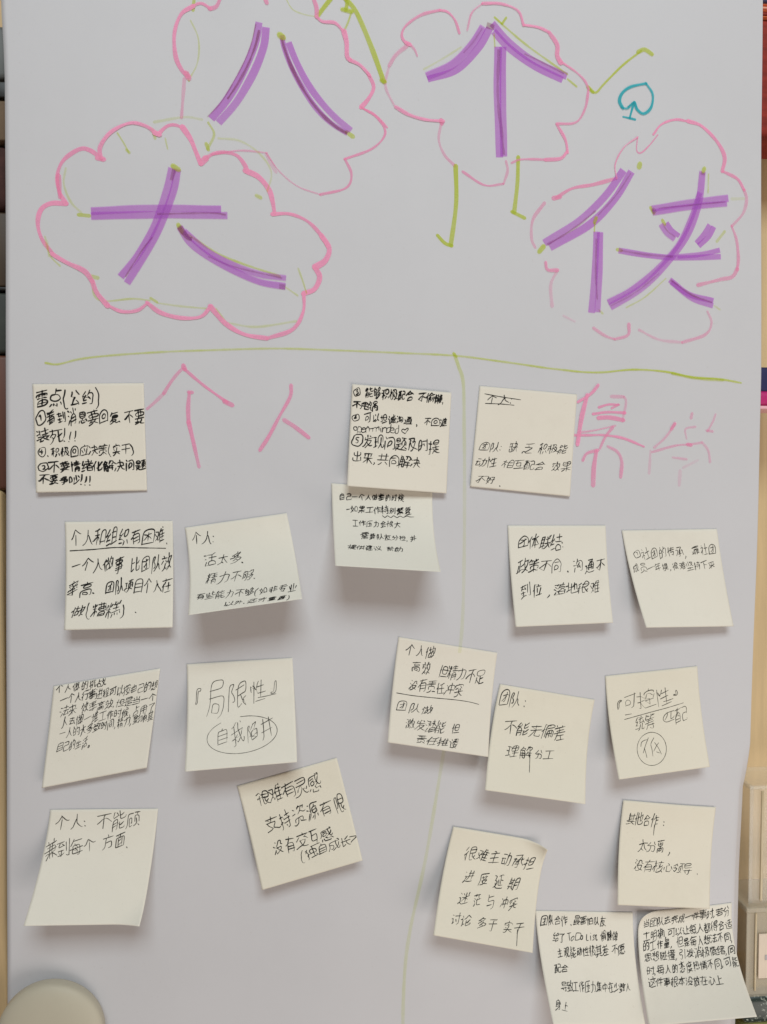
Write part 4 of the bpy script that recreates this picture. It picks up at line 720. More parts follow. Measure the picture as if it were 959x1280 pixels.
25511: [[47,18,49,26], [14,18,14,77,13,79,7,80], [30,34,30,27,49,26,67,27,67,33], [6,32,21,32], [32,46,33,46,42,36], [55,37,64,45], [14,53,22,52], [47,55,47,78], [33,55,62,55], [5,57,13,56], [27,79,67,79]],
25512: [[15,18,15,77,13,80,8,81], [39,19,36,24,33,36,25,44,25,48,24,51], [52,20,53,24,53,31], [52,31,52,76], [35,31,65,31], [5,33,22,33], [33,37,34,39,34,80], [34,46,64,46], [15,53,24,51], [5,56,9,55,15,55], [34,61,64,61], [34,76,67,76]],
25552: [[14,18,14,78,13,79,7,80], [62,30,61,19,33,20,33,39,61,39,62,30], [33,30,62,30], [5,33,22,33], [47,50,47,78], [29,50,66,50], [14,53,22,51], [6,56,14,55], [33,59,33,67,31,68,27,78], [47,63,62,63], [33,67,42,77,45,77,50,79,59,80,67,80,69,79]],
25758: [[47,18,47,23], [14,18,14,74,13,79,7,80], [37,23,37,30,39,35], [29,23,66,23], [56,23,57,29,56,35], [6,33,20,33], [27,35,67,35], [47,43,47,79], [64,52,64,59,62,60,32,60,31,43,63,43,64,52], [14,52,21,50], [31,52,64,52], [6,56,13,54], [30,69,65,69], [25,79,68,79]],
25903: [[36,19,36,46], [9,29,64,29], [12,46,56,46,56,47,54,54,44,65,41,67,40,70], [19,47,20,53,23,58,33,67,33,70], [40,70,41,72,54,77,62,79,69,79], [7,80,26,75,33,72,33,70,40,70]],
25918: [[19,18,20,24], [47,19,45,25,45,30,43,33,42,41,44,41,50,60,53,61,53,67,56,68,61,76,67,79], [14,30,14,57,10,71,5,79], [5,30,33,30], [62,32,60,47,56,59,53,61], [44,32,67,32], [14,44,29,44,30,48,36,48,39,42,42,41], [30,48,28,76,26,79,19,80], [36,79,41,76,50,67,53,67]],
25919: [[47,19,45,30,43,33,42,41,44,43,47,53,50,61,53,61], [21,23,21,69], [6,23,34,23], [44,32,67,32], [62,32,61,45,56,59,54,61,53,61,53,67], [9,39,9,72], [36,46,39,42,42,41], [21,44,32,44,36,46], [5,73,35,66,37,68], [53,67,55,68,66,79,68,79], [37,79,53,67]],
25928: [[19,18,21,21,21,28], [50,18,47,25,47,31,46,32,44,36,44,44,46,46,51,61,53,61], [7,28,35,28], [47,31,63,31], [63,31,63,36,60,50,56,59,53,61,53,67,50,68,49,71,42,77,37,80,36,79], [13,36,7,48], [28,36,33,44], [44,44,41,45,39,49], [27,48,24,56,22,58,22,62,19,64,18,67,11,75,8,76], [22,62,26,64,30,71], [53,67,61,76,67,79]],
25968: [[21,18,21,32,20,36,21,37,21,44], [10,20,12,25], [33,20,30,25], [47,20,47,32,45,33,44,41,42,41,39,48], [21,33,24,31,36,31], [6,31,19,31,24,36,27,36,33,41], [62,32,58,55,56,58,53,59], [47,32,67,32], [6,46,11,43,16,38,20,36], [44,41,47,44,50,56,53,59,53,66,51,67,50,69,42,77,37,79], [7,56,32,56,32,60,24,71], [15,56,13,65,20,69,21,71,24,71,30,74], [53,66,56,67,59,72,67,79], [4,79,7,80,13,78,21,73,21,71]],
26041: [[37,19,39,23,39,30], [8,30,66,30], [27,30,27,49,21,65,18,71,12,77,7,79], [27,48,59,48,57,67,54,77,52,79,49,80,39,80]],
26080: [[36,23,34,44], [10,23,62,23], [33,44,32,53,25,66,14,76,7,79], [40,44,40,73,41,78,65,78,67,76,67,69], [7,44,67,44]],
26102: [[59,19,59,77,58,79,53,80,46,80], [8,67,26,66,26,24,8,24,8,73], [35,33,67,33], [8,45,26,45], [39,45,47,58]],
26126: [[24,80,27,80,33,73,37,64,38,59,39,57,39,21,65,21,65,78,63,80,58,81,55,81,51,79], [8,61,27,61,27,22,8,22,8,67], [39,39,65,39], [8,41,27,41], [39,57,65,57]],
26159: [[14,30,14,21,16,20,59,21,58,40,15,40,14,30], [14,30,59,30], [37,50,37,77], [7,50,66,50], [20,58,18,61,17,67,16,67,13,73,7,79], [37,64,61,64], [17,67,19,67,26,75,31,77,37,77,38,79,66,79,68,78]],
26368: [[16,28,16,19,57,19,58,37,16,38,16,28], [16,28,58,28], [13,46,13,75], [6,46,67,46], [32,46,32,80], [13,55,32,55], [43,55,44,62,53,72], [43,55,63,55,64,56,61,63,54,72,53,72,48,76,41,80,39,79], [13,64,32,64], [54,72,58,76,66,80,67,79], [6,76,32,73]],
26377: [[30,19,28,27], [7,27,66,27], [25,27,25,31,20,44,21,80], [21,41,58,41,58,77,56,80,47,81], [7,55,10,53,16,47,20,45], [21,53,58,53], [21,66,58,66]],
26399: [[31,19,31,63], [13,19,13,63], [39,79,42,73,45,56,45,21,65,21,65,78,62,80,57,80], [6,27,36,27], [45,39,65,39], [13,39,31,39], [13,50,31,50], [45,56,65,56], [5,63,36,63], [27,70,31,76,33,78], [14,70,11,76,7,80]],
26412: [[36,19,36,80], [44,33,44,39,50,50,58,60,63,65,64,65], [29,33,28,40,22,51,19,56,7,67], [7,33,66,33], [19,67,53,67]],
26469: [[36,19,36,80], [10,27,63,27], [57,34,53,44], [18,35,21,44], [7,50,32,50,33,53,40,53,42,50,67,50], [33,53,21,67,7,76], [40,53,52,67,67,76]],
26497: [[16,18,16,81], [31,22,57,22,53,42], [39,22,39,50,36,51,33,68,25,80], [7,32,24,32], [16,41,21,42,25,50], [53,42,64,43,61,56,56,65,53,67,53,70,46,76,40,79], [16,44,14,44,11,48,8,58,5,62,5,66], [39,50,42,51,45,59,50,65,53,67], [53,70,64,79,70,79]],
26524: [[36,21,36,80], [36,21,59,21,59,46,14,45,14,22,16,21,36,21], [14,33,59,33], [7,57,31,57,33,59,41,59,42,57,66,57], [41,59,44,62,51,69,64,76,67,76], [7,77,13,75,23,69,30,62,33,59]],
26680: [[49,18,51,24,51,27], [16,18,16,38,15,47,16,47,16,80], [46,28,45,33,41,38,39,46], [32,28,67,28], [7,32,24,32], [39,46,53,47,57,44,59,39,61,39], [16,42,18,42,22,45,24,51], [15,47,11,49,8,58,5,62,5,66], [51,47,50,51,47,54,36,62,33,63], [30,79,34,79,44,73,51,68,55,67,56,64,66,53], [55,67,67,79]],
26681: [[17,18,17,38,16,46,17,47,17,80], [34,48,61,48,61,21,34,21,34,79], [6,32,25,32], [34,34,61,34], [16,43,21,44,25,52], [16,46,14,46,11,50,9,57,5,63,5,68], [47,49,48,57,50,60,51,64,54,64,56,70,63,77,67,79], [54,64,64,59], [34,79,49,75]],
27515: [[45,22,46,76,47,78,53,79,65,78,67,73,67,69], [7,22,67,22], [21,22,21,27,17,36,17,39,16,40,15,40,8,51], [45,50,52,49,64,40], [16,40,34,40,33,47,29,59,27,61,24,61,23,67,13,76,8,79,6,78], [17,55,19,55,24,61]],
27599: [[22,18,20,20,19,24,16,27,12,34,7,39,5,39], [19,24,65,25], [32,38,32,42,42,49,42,54], [17,54,19,38,58,38,57,64,55,78,53,81,44,81], [30,54,30,59,41,66,41,71], [16,54,14,71,64,71], [5,54,67,54]],
27604: [[41,19,42,76,46,79,63,78,65,74,67,66,67,64,64,61], [12,19,12,76], [41,46,49,44,61,36], [12,41,30,41], [12,76,16,76,31,71]],
27807: [[10,19,19,24], [35,19,33,27,31,30,24,43], [33,29,64,29,64,67,61,78,59,80,56,81,50,81,47,79], [41,39,39,41,32,63], [6,40,15,44], [47,50,50,55,50,59,53,61,53,65], [19,59,9,78], [32,63,51,60]],
27809: [[25,43,30,41,33,36,36,21,55,21,56,39,67,39], [11,21,19,24], [7,40,15,44], [32,50,32,56,33,59,44,70], [27,50,60,50,60,53,57,60,49,68,48,70,44,70,41,73,37,76,24,79], [18,58,19,59,8,78], [48,70,50,74,55,76,66,79]],
27861: [[47,18,47,49], [7,20,12,19,20,24], [30,30,63,30], [5,40,7,39,16,44], [28,49,66,49], [44,50,43,56,33,72,33,76,61,73], [20,59,9,78], [56,62,60,69,61,73,64,75,65,78,65,81]],
27963: [[9,20,11,19,19,24], [30,24,47,22,60,19,64,19], [47,22,47,57], [27,39,67,39], [7,40,16,44], [31,78,31,57,63,57,63,78], [19,59,8,78], [31,78,63,78]],
28040: [[10,19,19,24], [47,19,47,39], [30,21,34,30], [65,21,61,29], [30,80,31,39,63,39,63,78,60,80,54,80], [7,40,16,44], [30,52,63,52], [18,59,9,79], [30,64,63,64]],
28304: [[10,20,18,24], [67,21,27,21,27,48,26,60,22,73,19,79,18,79], [50,27,49,29,49,34], [64,45,64,56,37,56,38,34,64,34,64,45], [6,39,13,43], [37,45,64,45], [50,56,50,78,49,81,43,81], [16,59,8,77,9,80], [63,66,67,74], [38,66,36,71,32,76]],
28508: [[34,18,33,41,32,41,30,46,24,51], [57,18,57,39,55,40,50,48,47,50,47,49], [10,19,18,24,41,24], [49,24,67,24], [24,34,41,34], [49,34,67,34], [57,39,66,49,68,49], [7,39,15,44], [33,41,36,41,40,46], [30,77,30,56,61,56,61,77], [18,59,9,78], [30,67,61,67], [30,77,61,77]],
28608: [[33,17,30,20,30,24], [8,19,15,25], [53,19,49,41,51,43,55,59,58,61], [40,44,40,24,23,24,23,44,40,44,41,45,46,45,49,41], [51,32,64,32], [64,32,63,49,60,60,58,61,58,69,61,70,62,74,67,79], [22,35,40,35], [6,39,13,44], [30,50,31,54], [20,54,42,54], [27,54,27,64,25,71,22,76,18,80], [13,61,7,79], [27,64,39,64,39,78,36,80,31,80], [46,80,53,74,56,69,58,69]],
28789: [[13,21,59,21,59,43,13,43], [16,31,59,31], [4,79,10,80,16,79,27,73,36,61,37,50], [17,54,12,63], [59,55,55,64], [36,61,38,62,41,67,49,74,60,79,67,79]],
28857: [[36,19,36,40], [36,26,64,26], [36,40,16,40,15,59,59,58,59,40,36,40], [57,67,60,69,66,79], [16,68,14,69,9,79,5,81], [44,70,47,79], [28,71,28,79]],
28909: [[19,18,19,58,16,62,11,62], [44,18,44,35,41,49,36,58,33,60], [7,28,26,28], [34,28,59,28,59,56,62,62,67,62,69,60,69,56,67,54], [19,43,28,41,28,40], [34,44,41,46], [7,47,12,45,19,45], [41,49,50,53], [13,70,7,81], [61,70,66,80], [44,70,46,79], [28,72,29,79]],
29305: [[50,18,50,40], [18,18,18,80], [9,24,8,33,6,41,7,47], [36,26,64,26], [8,33,24,33], [59,40,59,78,57,80,50,81], [32,40,67,40], [18,55,26,53,27,52], [33,54,67,54], [5,61,10,58,18,57], [37,62,42,69]],
29420: [[47,18,47,76], [16,27,21,24,22,20], [12,24,12,25,16,27,16,32,19,41,20,68,18,78,15,80,9,81], [8,36,16,32], [47,55,31,55,32,32,64,33,64,54,47,55], [19,51,16,52,12,57], [61,64,67,79], [27,78,53,76,64,73]],
29575: [[36,18,38,24], [34,24,33,30,30,33,29,38], [7,24,66,24], [47,32,42,37,38,39,37,42,31,47,32,51], [10,33,16,37], [59,36,54,39], [29,38,38,39], [53,47,64,53], [7,53,20,47], [45,47,46,51,47,51,50,54], [31,50,30,51], [25,53,30,51,46,51], [36,60,36,80], [6,65,67,65]],
29616: [[34,55,34,21,62,21,62,55], [16,23,16,68], [6,23,25,23], [48,33,47,59,40,71,29,80], [7,44,24,44], [47,59,51,59,52,79,64,79,67,76,67,69], [7,71,27,66]],
29702: [[48,21,48,78], [48,49,33,49,33,21,64,21,65,48,48,49], [15,23,15,67], [6,23,23,23], [33,35,65,35], [7,44,21,44], [31,63,65,63], [4,73,7,71,15,69,15,67,24,66], [26,79,68,79]],
29983: [[36,19,36,78], [19,20,17,24,16,32,14,33,8,43], [16,32,63,32], [14,54,61,54], [7,78,67,78]],
29992: [[37,23,37,79], [6,79,10,71,13,59,13,24,62,23,62,78,61,79,59,80,50,80], [13,40,62,40], [13,58,62,58]],
29993: [[36,21,36,76,41,79,64,79,67,77,67,72], [6,79,10,70,13,54,13,21,61,21,61,61,60,64,52,64], [13,36,61,36], [13,51,61,51]],
30340: [[20,18,19,20,17,30], [45,19,44,28,41,30,36,41], [43,30,66,30,64,61,62,75,60,79,49,79], [9,73,30,73,30,30,9,30,9,78], [44,47,52,59], [9,50,30,50]],
30446: [[14,79,14,23,59,22,59,79], [14,40,59,40], [14,57,59,57], [14,75,59,75]],
30456: [[18,19,17,46,13,49,9,59,4,64,4,67], [37,76,38,22,65,22,65,76], [7,33,28,33], [37,40,65,40], [17,46,23,49,28,56], [19,47,18,80], [37,58,65,58], [37,76,65,76]],
30475: [[11,21,33,21,38,20,47,20,55,19,61,19], [33,21,31,30], [12,30,62,30], [29,31,27,40], [7,41,66,41], [24,41,23,48,21,51,21,78], [22,50,59,50,59,78], [7,63,16,55,21,53], [21,59,59,59], [21,69,59,69], [21,78,59,78]],
30830: [[43,17,41,19,41,24,39,24,37,29,36,30,34,35,35,63,30,79], [7,21,25,21], [15,21,14,30,11,39,10,50,11,52,11,76], [41,24,56,24,56,27,53,36], [50,36,50,77], [29,39,35,36,65,36,65,78,64,80,59,80], [11,44,24,44,24,71,11,71], [35,49,65,49], [10,50,6,52,5,57], [35,63,65,63]],
30896: [[59,18,56,24,53,33,53,79], [37,19,39,24,39,32], [6,21,24,21], [14,22,11,44,10,47,10,78], [41,32,41,79], [29,32,66,32], [11,44,21,44,21,71,10,71], [66,45,61,63], [30,45,34,64], [4,59,4,56,6,53,10,52], [27,79,67,79]],
31038: [[15,18,19,23,19,24], [50,19,50,77], [6,30,26,31,24,38,19,43,18,49,16,50,17,80], [35,41,66,41], [18,49,22,50,25,54], [5,57,11,52,16,50], [30,78,67,78]],
31163: [[36,18,36,24], [7,24,66,24], [40,36,41,33,47,30], [26,30,36,36,40,36,41,38,49,41], [15,32,15,47,38,48,58,47,59,32], [25,42,35,38,36,36], [36,48,35,57], [10,80,10,58,35,57,63,58,63,79,61,81,54,81], [30,58,30,63,27,67,25,71], [46,64,47,70,49,70,51,73], [25,71,32,72,47,70]],
31215: [[5,24,19,22,20,21,26,19,30,20], [19,22,19,80], [38,33,39,23,64,23,64,50,39,50,38,33], [6,39,30,39], [18,47,24,49,29,56], [18,49,13,53,9,61,5,65,5,67], [43,63,37,76,34,80], [60,64,67,79]],
31243: [[7,24,19,22,25,19,26,20], [40,39,36,39,36,21,64,21,63,39,40,39], [18,22,17,48], [6,39,27,39], [17,48,12,52,9,59,4,66], [17,48,20,50,24,51,27,56,27,58], [19,50,18,80], [33,50,66,50], [50,50,50,79], [36,64,64,64], [30,79,68,79]],
31361: [[36,19,37,24], [8,34,8,25,37,24,64,25,64,33], [12,44,19,40,28,33], [46,34,59,41], [36,45,36,57], [47,45,53,51,53,56], [7,56,67,56], [8,79,19,76,24,73,31,65,34,57], [39,57,41,64,46,70,55,76,66,79]],
31574: [[44,18,43,23], [15,19,14,24,10,26,7,32], [67,24,51,24,43,23,38,27,36,30,37,79], [52,24,53,30,54,31,53,33], [21,24,22,32,25,33], [14,24,33,24,38,27], [7,39,65,39], [13,63,13,50,61,50,61,62,59,64,55,64], [4,76,10,77,18,74,24,70,31,64,36,63,44,65,51,71,57,74,67,77]],
31609: [[45,18,44,24,42,24,39,30,33,33,33,37], [16,18,16,24,14,24,7,32,10,37,61,37], [23,24,24,30], [54,24,56,30], [16,24,33,24], [44,24,67,24], [31,38,30,45], [14,45,58,45], [28,46,27,54], [6,54,67,54], [7,75,12,73,21,63,23,63,24,55], [23,63,62,64], [51,64,51,79,50,80,45,81], [30,70,33,73]],
31934: [[50,18,50,41], [16,18,16,42,14,54,16,56,16,80], [6,22,9,35], [25,23,21,36], [34,23,66,23], [36,32,64,32], [32,41,68,41], [5,43,23,43], [36,80,36,50,62,50,63,79,61,81,56,81], [15,52,17,52,21,55,24,60,24,62], [14,54,10,58,9,61,5,67,5,72], [36,59,63,59], [36,69,63,69]],
31957: [[16,18,16,41,15,52,16,53,16,80], [60,19,57,29], [39,19,41,23,41,30], [27,21,22,35], [6,21,9,34], [49,30,49,58], [33,30,66,30], [6,42,25,42], [34,44,64,44], [16,50,21,52,25,58], [15,52,11,54,4,68,4,71], [31,59,67,59], [64,67,67,79], [33,67,29,80], [42,69,43,79], [53,69,55,79]],
31967: [[55,18,55,52], [43,18,43,52], [16,18,16,42,14,55,16,56,16,80], [25,22,21,35], [6,22,9,35], [31,23,68,23], [66,42,66,33,33,33,33,52,66,52,66,42], [33,42,66,42], [6,43,24,43], [15,52,21,54,24,61], [14,55,11,56,10,58,4,68,4,72], [35,78,36,60,64,60,64,78], [35,69,64,69], [35,78,64,78]],
32321: [[49,17,47,19,47,23,46,23,45,24,45,28,43,28,41,31], [13,19,36,20], [13,19,6,27], [47,23,67,23], [61,23,61,28,56,38,52,41,41,47], [9,24,12,27], [20,27,20,30,24,33,24,36], [12,27,10,44,10,47,35,47], [12,27,33,27,30,50,27,52,24,56], [45,28,50,36,56,42,63,47,67,47], [19,36,19,39,24,43,24,47], [5,36,38,36], [16,57,23,56,36,57,47,53], [32,57,31,60,27,61,24,65], [51,59,55,60,56,64,61,64,64,67,67,67], [11,67,21,65,36,66,56,64], [38,65,37,79,36,81,28,81,26,79], [4,79,10,79,21,73,24,73], [49,73,54,73,64,79,68,79]],
32422: [[44,18,41,26,41,30,34,41], [19,19,7,41], [40,31,65,31,64,59,61,77,59,80,48,80], [25,36,23,40,19,42,19,46,13,53,10,59], [7,41,19,42], [40,47,47,53,51,59], [10,59,12,59,28,56], [5,76,29,71]],
32452: [[19,19,14,30,10,36,10,41], [38,79,38,21,61,21,61,79], [27,34,24,40,20,41,19,46,12,54,11,59], [10,39,11,41], [38,40,61,40], [6,42,10,41,20,41], [6,61,7,60,10,59,21,58,27,56], [38,59,61,59], [7,75,27,70], [30,79,67,79]],
32455: [[19,19,11,35,9,37,8,42], [38,23,35,23,35,50,61,50,62,23,38,23], [25,35,23,40,19,42,18,47,12,54,10,59], [8,42,19,42], [6,61,10,59,13,59,27,56], [40,63,35,74,30,80], [59,64,65,79], [5,76,27,70]],
32467: [[50,19,50,44], [17,20,11,33,9,36,7,41], [33,27,66,27], [25,35,21,41,19,41,18,47,13,52,10,59,6,60,5,62], [7,41,19,41], [34,44,65,44], [10,59,27,56], [36,78,37,57,63,57,64,78], [6,76,27,71], [36,78,64,78]],
32473: [[17,19,17,21,9,36,7,41], [47,22,37,36,36,39,30,42], [47,22,51,24,51,25,61,39,66,41], [7,41,20,41,25,34], [36,39,39,42,57,42,61,39], [18,41,17,47,11,54,10,59], [36,77,36,56,60,56,60,77], [10,59,25,56], [6,76,26,70], [36,77,60,77]],
32479: [[47,18,50,23,50,28], [19,19,11,34,10,35,7,41], [46,28,45,33,39,40,37,47], [33,28,67,28], [24,35,22,39,20,41,18,41,17,47,13,52,10,58,7,60], [59,37,61,41,61,45,64,46,66,50], [7,41,18,41], [32,48,34,48,36,47,41,47,61,45], [54,54,54,78,57,79,66,79,67,77,67,71], [40,54,37,70,31,78,27,79], [10,58,13,59,24,56], [6,75,19,72,25,70,26,68]],
32490: [[46,18,46,41], [18,19,13,31,8,38,7,42], [64,23,64,26,58,33,56,40], [34,27,56,27,60,30], [24,35,22,40,19,42,17,47,12,53,11,59], [49,41,47,45,44,47,43,52], [30,41,67,41], [7,42,19,42], [7,60,10,59,21,58,24,56,30,57,34,55,39,54,41,52,63,53,64,78], [39,54,39,78], [39,65,64,65], [6,75,25,71], [39,78,64,78]],
32570: [[50,18,50,56,53,58,60,72,66,79,67,79], [11,19,10,26,9,27,6,35], [10,26,29,26], [19,27,19,73], [39,30,62,30,62,51], [5,45,30,45], [37,52,50,52], [50,53,52,52,67,52], [29,56,29,72], [50,56,48,58,44,71,37,79], [7,56,7,74,29,72]],
32852: [[39,19,43,25], [61,19,56,27,55,33], [10,21,25,21], [10,21,10,69], [25,21,25,80], [36,33,64,33], [50,33,49,61,47,62,41,73,35,79,30,80], [10,36,25,36], [10,51,25,51], [34,52,67,52], [49,61,53,62,57,71,67,79], [25,66,32,65], [5,70,16,67,25,67]],
33021: [[19,17,16,19,14,24,11,27,10,33], [43,19,44,44,48,45,62,45,67,43,67,39], [26,22,30,27,30,32], [43,30,48,30,62,24], [10,33,30,32], [10,80,10,44,30,44,30,79,29,80,24,81], [43,53,43,75,44,79,66,79,68,73], [10,55,30,55], [43,64,50,63,63,57,65,58], [10,66,30,66]],
33258: [[36,18,33,27], [14,76,14,29,33,27,59,28,59,76], [14,44,59,44], [14,61,59,61], [14,76,59,76]],
33268: [[48,18,47,19,44,32,43,33,42,41,44,44,49,58,53,62,53,67,55,67,61,76,67,79], [16,22,15,28,12,34,10,35,9,40], [6,22,33,22], [26,31,29,36,30,39,37,44], [62,32,59,50,55,61,53,62], [44,32,67,32], [9,40,16,41,30,39], [42,41,39,42,37,44], [37,44,36,50], [20,48,20,73], [7,57,33,57], [36,79,37,79,43,76,53,67], [6,76,35,71]],
33509: [[24,18,24,32], [50,18,50,32], [7,25,66,25], [33,35,31,42], [6,43,67,43], [27,43,27,49,21,59,21,77], [22,57,59,58,60,77], [5,68,7,69,16,61,21,61], [21,77,60,77]],
33579: [[24,18,24,30], [49,19,49,30,47,31,47,36,50,39,50,47], [7,24,66,24], [10,36,19,40], [34,47,34,77,64,78], [27,47,67,47], [7,51,15,54], [21,65,19,68,9,79]],
33853: [[24,18,24,28], [49,19,49,28], [7,23,66,23], [40,32,39,35,36,37,35,41,32,41,25,47], [11,34,20,39], [39,36,60,37,59,41,51,48,50,50], [35,41,45,50,50,50,52,53,64,58,64,59], [5,49,7,48,14,52], [25,59,30,59,32,58,38,56,44,53,45,50], [30,59,32,64,32,78], [64,59,61,64,61,78], [32,64,61,64], [19,64,19,66,8,79], [32,78,61,78]],
34892: [[7,30,10,30,21,18], [34,22,65,22], [24,34,18,41,16,47,16,80], [56,43,56,79,44,81,43,79], [31,43,67,43], [6,53,11,49,16,47]],
35013: [[22,18,22,47], [48,19,48,44], [8,22,13,26], [31,27,67,27], [6,42,19,37,22,37], [33,44,64,44], [36,51,37,56], [6,56,67,56], [6,70,8,71,16,68,21,67,24,64,31,60,32,57], [39,57,41,64,47,70,51,70,51,73,53,74,64,79,69,79], [51,70,53,68,62,63], [21,67,21,79], [21,79,36,77,41,74]],
35201: [[45,21,45,46], [7,21,65,21], [27,21,27,46], [27,46,62,46,62,32,11,32,11,46,27,46], [30,46,30,53,28,57], [24,58,21,68], [52,58,51,63,45,69,44,73], [6,58,67,58], [15,70,21,68,23,70,33,71,34,73,44,73,45,75,58,78,62,80,64,79], [8,80,30,77,34,73]],
35266: [[36,55,36,21,64,21,64,55], [6,24,27,24,23,44,21,50,19,51,19,59,17,59,14,66,7,76], [50,33,50,48,48,59,47,60,46,64,41,71,37,76,30,79], [9,38,16,50,19,51], [19,59,22,60,26,68], [48,59,53,60,53,77,54,79,66,79,68,77,69,69]],
35299: [[16,17,15,19,15,24,13,24,13,25,9,36,10,64,6,80], [50,21,47,34,43,39,40,40], [40,21,66,21,64,39,56,39], [15,24,27,24,27,25,25,36], [10,36,32,36,32,79,27,80,21,77,21,36], [55,47,55,80], [44,47,44,53,42,53,40,59,37,60], [10,49,32,49], [44,53,65,53], [10,63,32,63], [40,67,67,67]],
35752: [[58,19,58,76,54,79,45,79], [11,21,13,21,20,28], [30,34,67,34], [6,41,17,41,17,74,16,77], [38,47,44,61], [17,73,23,71,27,67]],
35753: [[46,19,46,78], [13,20,21,27], [7,41,17,41,17,74,16,76], [46,42,62,42], [17,73,24,70,28,67,28,64], [29,78,67,78]],
35758: [[44,20,48,30], [12,21,17,27], [64,23,57,47,53,57,47,63,47,66,38,74,27,80], [30,24,33,36,38,50,44,61,47,63], [7,41,16,41,16,74,14,77], [47,66,56,74,67,79], [16,73,22,72,27,68]],
35770: [[47,21,44,23,38,33,27,42], [47,21,50,23,56,31,67,41], [11,21,13,21,20,28], [6,41,17,41,17,74,14,78], [36,46,37,77,41,79,61,79,64,77,66,70], [36,60,42,59,57,50,59,50], [17,72,24,70,27,67]],
35802: [[50,17,52,47,54,60,56,62,56,70,62,79,67,79,69,74,69,70,67,68], [62,20,64,24], [12,22,14,23,19,29], [67,30,30,31,30,61,27,73,25,79,26,79], [6,41,15,41,15,74,12,79], [66,43,62,56,60,61,56,62], [30,45,44,45,42,70,36,71,33,70], [45,80,53,72,56,70], [15,73,19,72,21,70,27,70]],
35839: [[30,23,48,21,59,19,63,20], [11,21,19,29], [47,21,47,46,45,50,43,51,41,57], [27,33,42,33,44,34,50,35,53,33,67,33], [27,47,39,40,44,34], [50,35,54,39,64,46,69,46], [6,41,16,41,16,75,13,77], [58,58,56,65,53,70,52,73], [27,58,66,58], [38,58,36,65,36,67,37,69,43,70,45,73,52,73,53,75,63,79], [16,73,21,73,25,69], [30,80,43,77,45,75,45,73]],
36131: [[10,22,64,22], [36,22,36,41], [13,32,60,32], [7,41,67,41], [16,67,16,50,57,50,57,67], [8,79,12,80,19,79,31,73,36,67,36,59], [43,72,56,76,64,80]],
36164: [[39,17,37,18,36,24,34,24,33,27], [10,21,20,25], [64,24,62,30,60,32], [36,24,64,24], [47,24,46,33,44,33,44,35,37,41,30,45,28,45], [46,33,57,41,63,44,68,44], [7,42,23,37], [16,67,16,53,58,53,58,67], [5,79,12,80,26,76,33,69,36,60,38,59], [42,71,64,79]],
36275: [[37,41,15,41,15,21,60,21,59,41,37,41], [37,41,37,77], [19,53,17,62,18,64,15,66,13,73,7,79], [37,58,61,58], [18,64,21,67,27,73,32,76,43,79,66,79]],
36523: [[35,19,34,24], [18,59,18,26,19,24,53,24,55,53,54,77,53,79,50,80,41,80], [18,36,54,36], [63,47,60,51,55,53], [18,47,54,47], [8,59,45,59,47,60,54,59], [4,79,7,81,27,74,45,64,47,60]],
36824: [[26,23,65,23], [49,23,48,28,45,33,44,39,45,41,45,69], [16,25,17,28], [25,54,33,49,40,41,44,39], [5,43,15,43,15,71], [61,49,66,54], [15,71,18,72,25,77,33,79,64,79,70,76], [15,71,10,73,5,79]],
36825: [[41,17,43,18,45,23,44,30], [7,21,10,23,13,27], [57,30,54,41,47,53], [24,30,67,30], [28,40,35,44,45,53,47,53,62,66], [6,46,16,46,16,72], [23,66,27,67,36,62,44,56,45,53], [7,76,16,72], [16,72,21,74,22,76,33,79,65,79,68,77]],
36827: [[9,20,12,23], [56,20,56,68], [38,20,37,53,33,64,30,68], [27,31,64,31], [6,44,16,44,16,70], [27,50,66,50], [16,70,27,77,36,79,64,79,67,77], [16,70,10,73,6,78]],
36855: [[9,19,14,24,14,26], [45,19,45,70], [28,21,33,30,33,32], [63,22,58,33], [25,41,42,41,45,44], [45,44,47,44,49,41,66,41], [5,43,16,43,16,71], [47,44,63,59,64,61], [45,45,39,49,34,57], [16,71,25,77,33,79,64,79,70,76], [16,71,10,73,5,79]],
36866: [[30,23,47,21,61,19], [47,21,47,50], [14,27,16,30], [25,36,67,36], [5,44,16,44,16,71], [47,50,31,50,31,67,62,66,62,50,47,50], [16,71,27,77,36,79,62,79,68,77], [16,71,10,74]],
36890: [[29,20,59,21], [59,21,59,23,57,26,51,29,50,31,50,35], [13,26,13,26], [36,27,38,27,45,30,50,31], [29,69,29,36,47,36,49,35,53,35,64,36,64,67,63,70,57,70], [47,36,47,69], [6,45,16,45,16,71], [29,47,64,47], [29,57,64,57], [16,71,19,72,22,75,28,78,41,79,67,79,71,76], [16,71,10,74,6,78,6,80]],
36991: [[55,18,57,21,57,27], [7,21,14,30], [26,37,40,36,40,21,27,21,25,50,28,53,28,69,41,69,41,50,27,50,24,53,22,59,21,61,21,65], [47,27,67,27], [64,32,61,39,61,44], [50,33,53,38,52,39], [57,44,57,69], [47,44,68,44], [6,47,14,47,14,71], [47,56,67,56], [14,71,19,73,26,77,34,79,66,79,69,76], [14,71,5,78,5,82]],
37117: [[20,19,20,40], [41,20,39,21,37,25,33,29,33,31,31,33,29,39], [47,80,47,22,66,22,65,28,58,44,66,55,67,64,64,70,57,71], [9,26,30,26,33,29], [5,40,38,40], [23,40,22,45,19,48,18,51,14,52,13,55,5,57], [18,51,35,53,35,76], [13,55,13,76], [13,64,35,64], [13,76,35,76]],
37197: [[24,21,24,51,24,53,33,53], [16,21,16,48,13,55,7,55], [7,21,34,21], [44,21,66,21,66,49], [7,81,8,34,33,34,33,76], [66,44,44,44,44,78,48,80,65,79,67,77,68,69], [7,64,33,64], [7,76,33,76]],
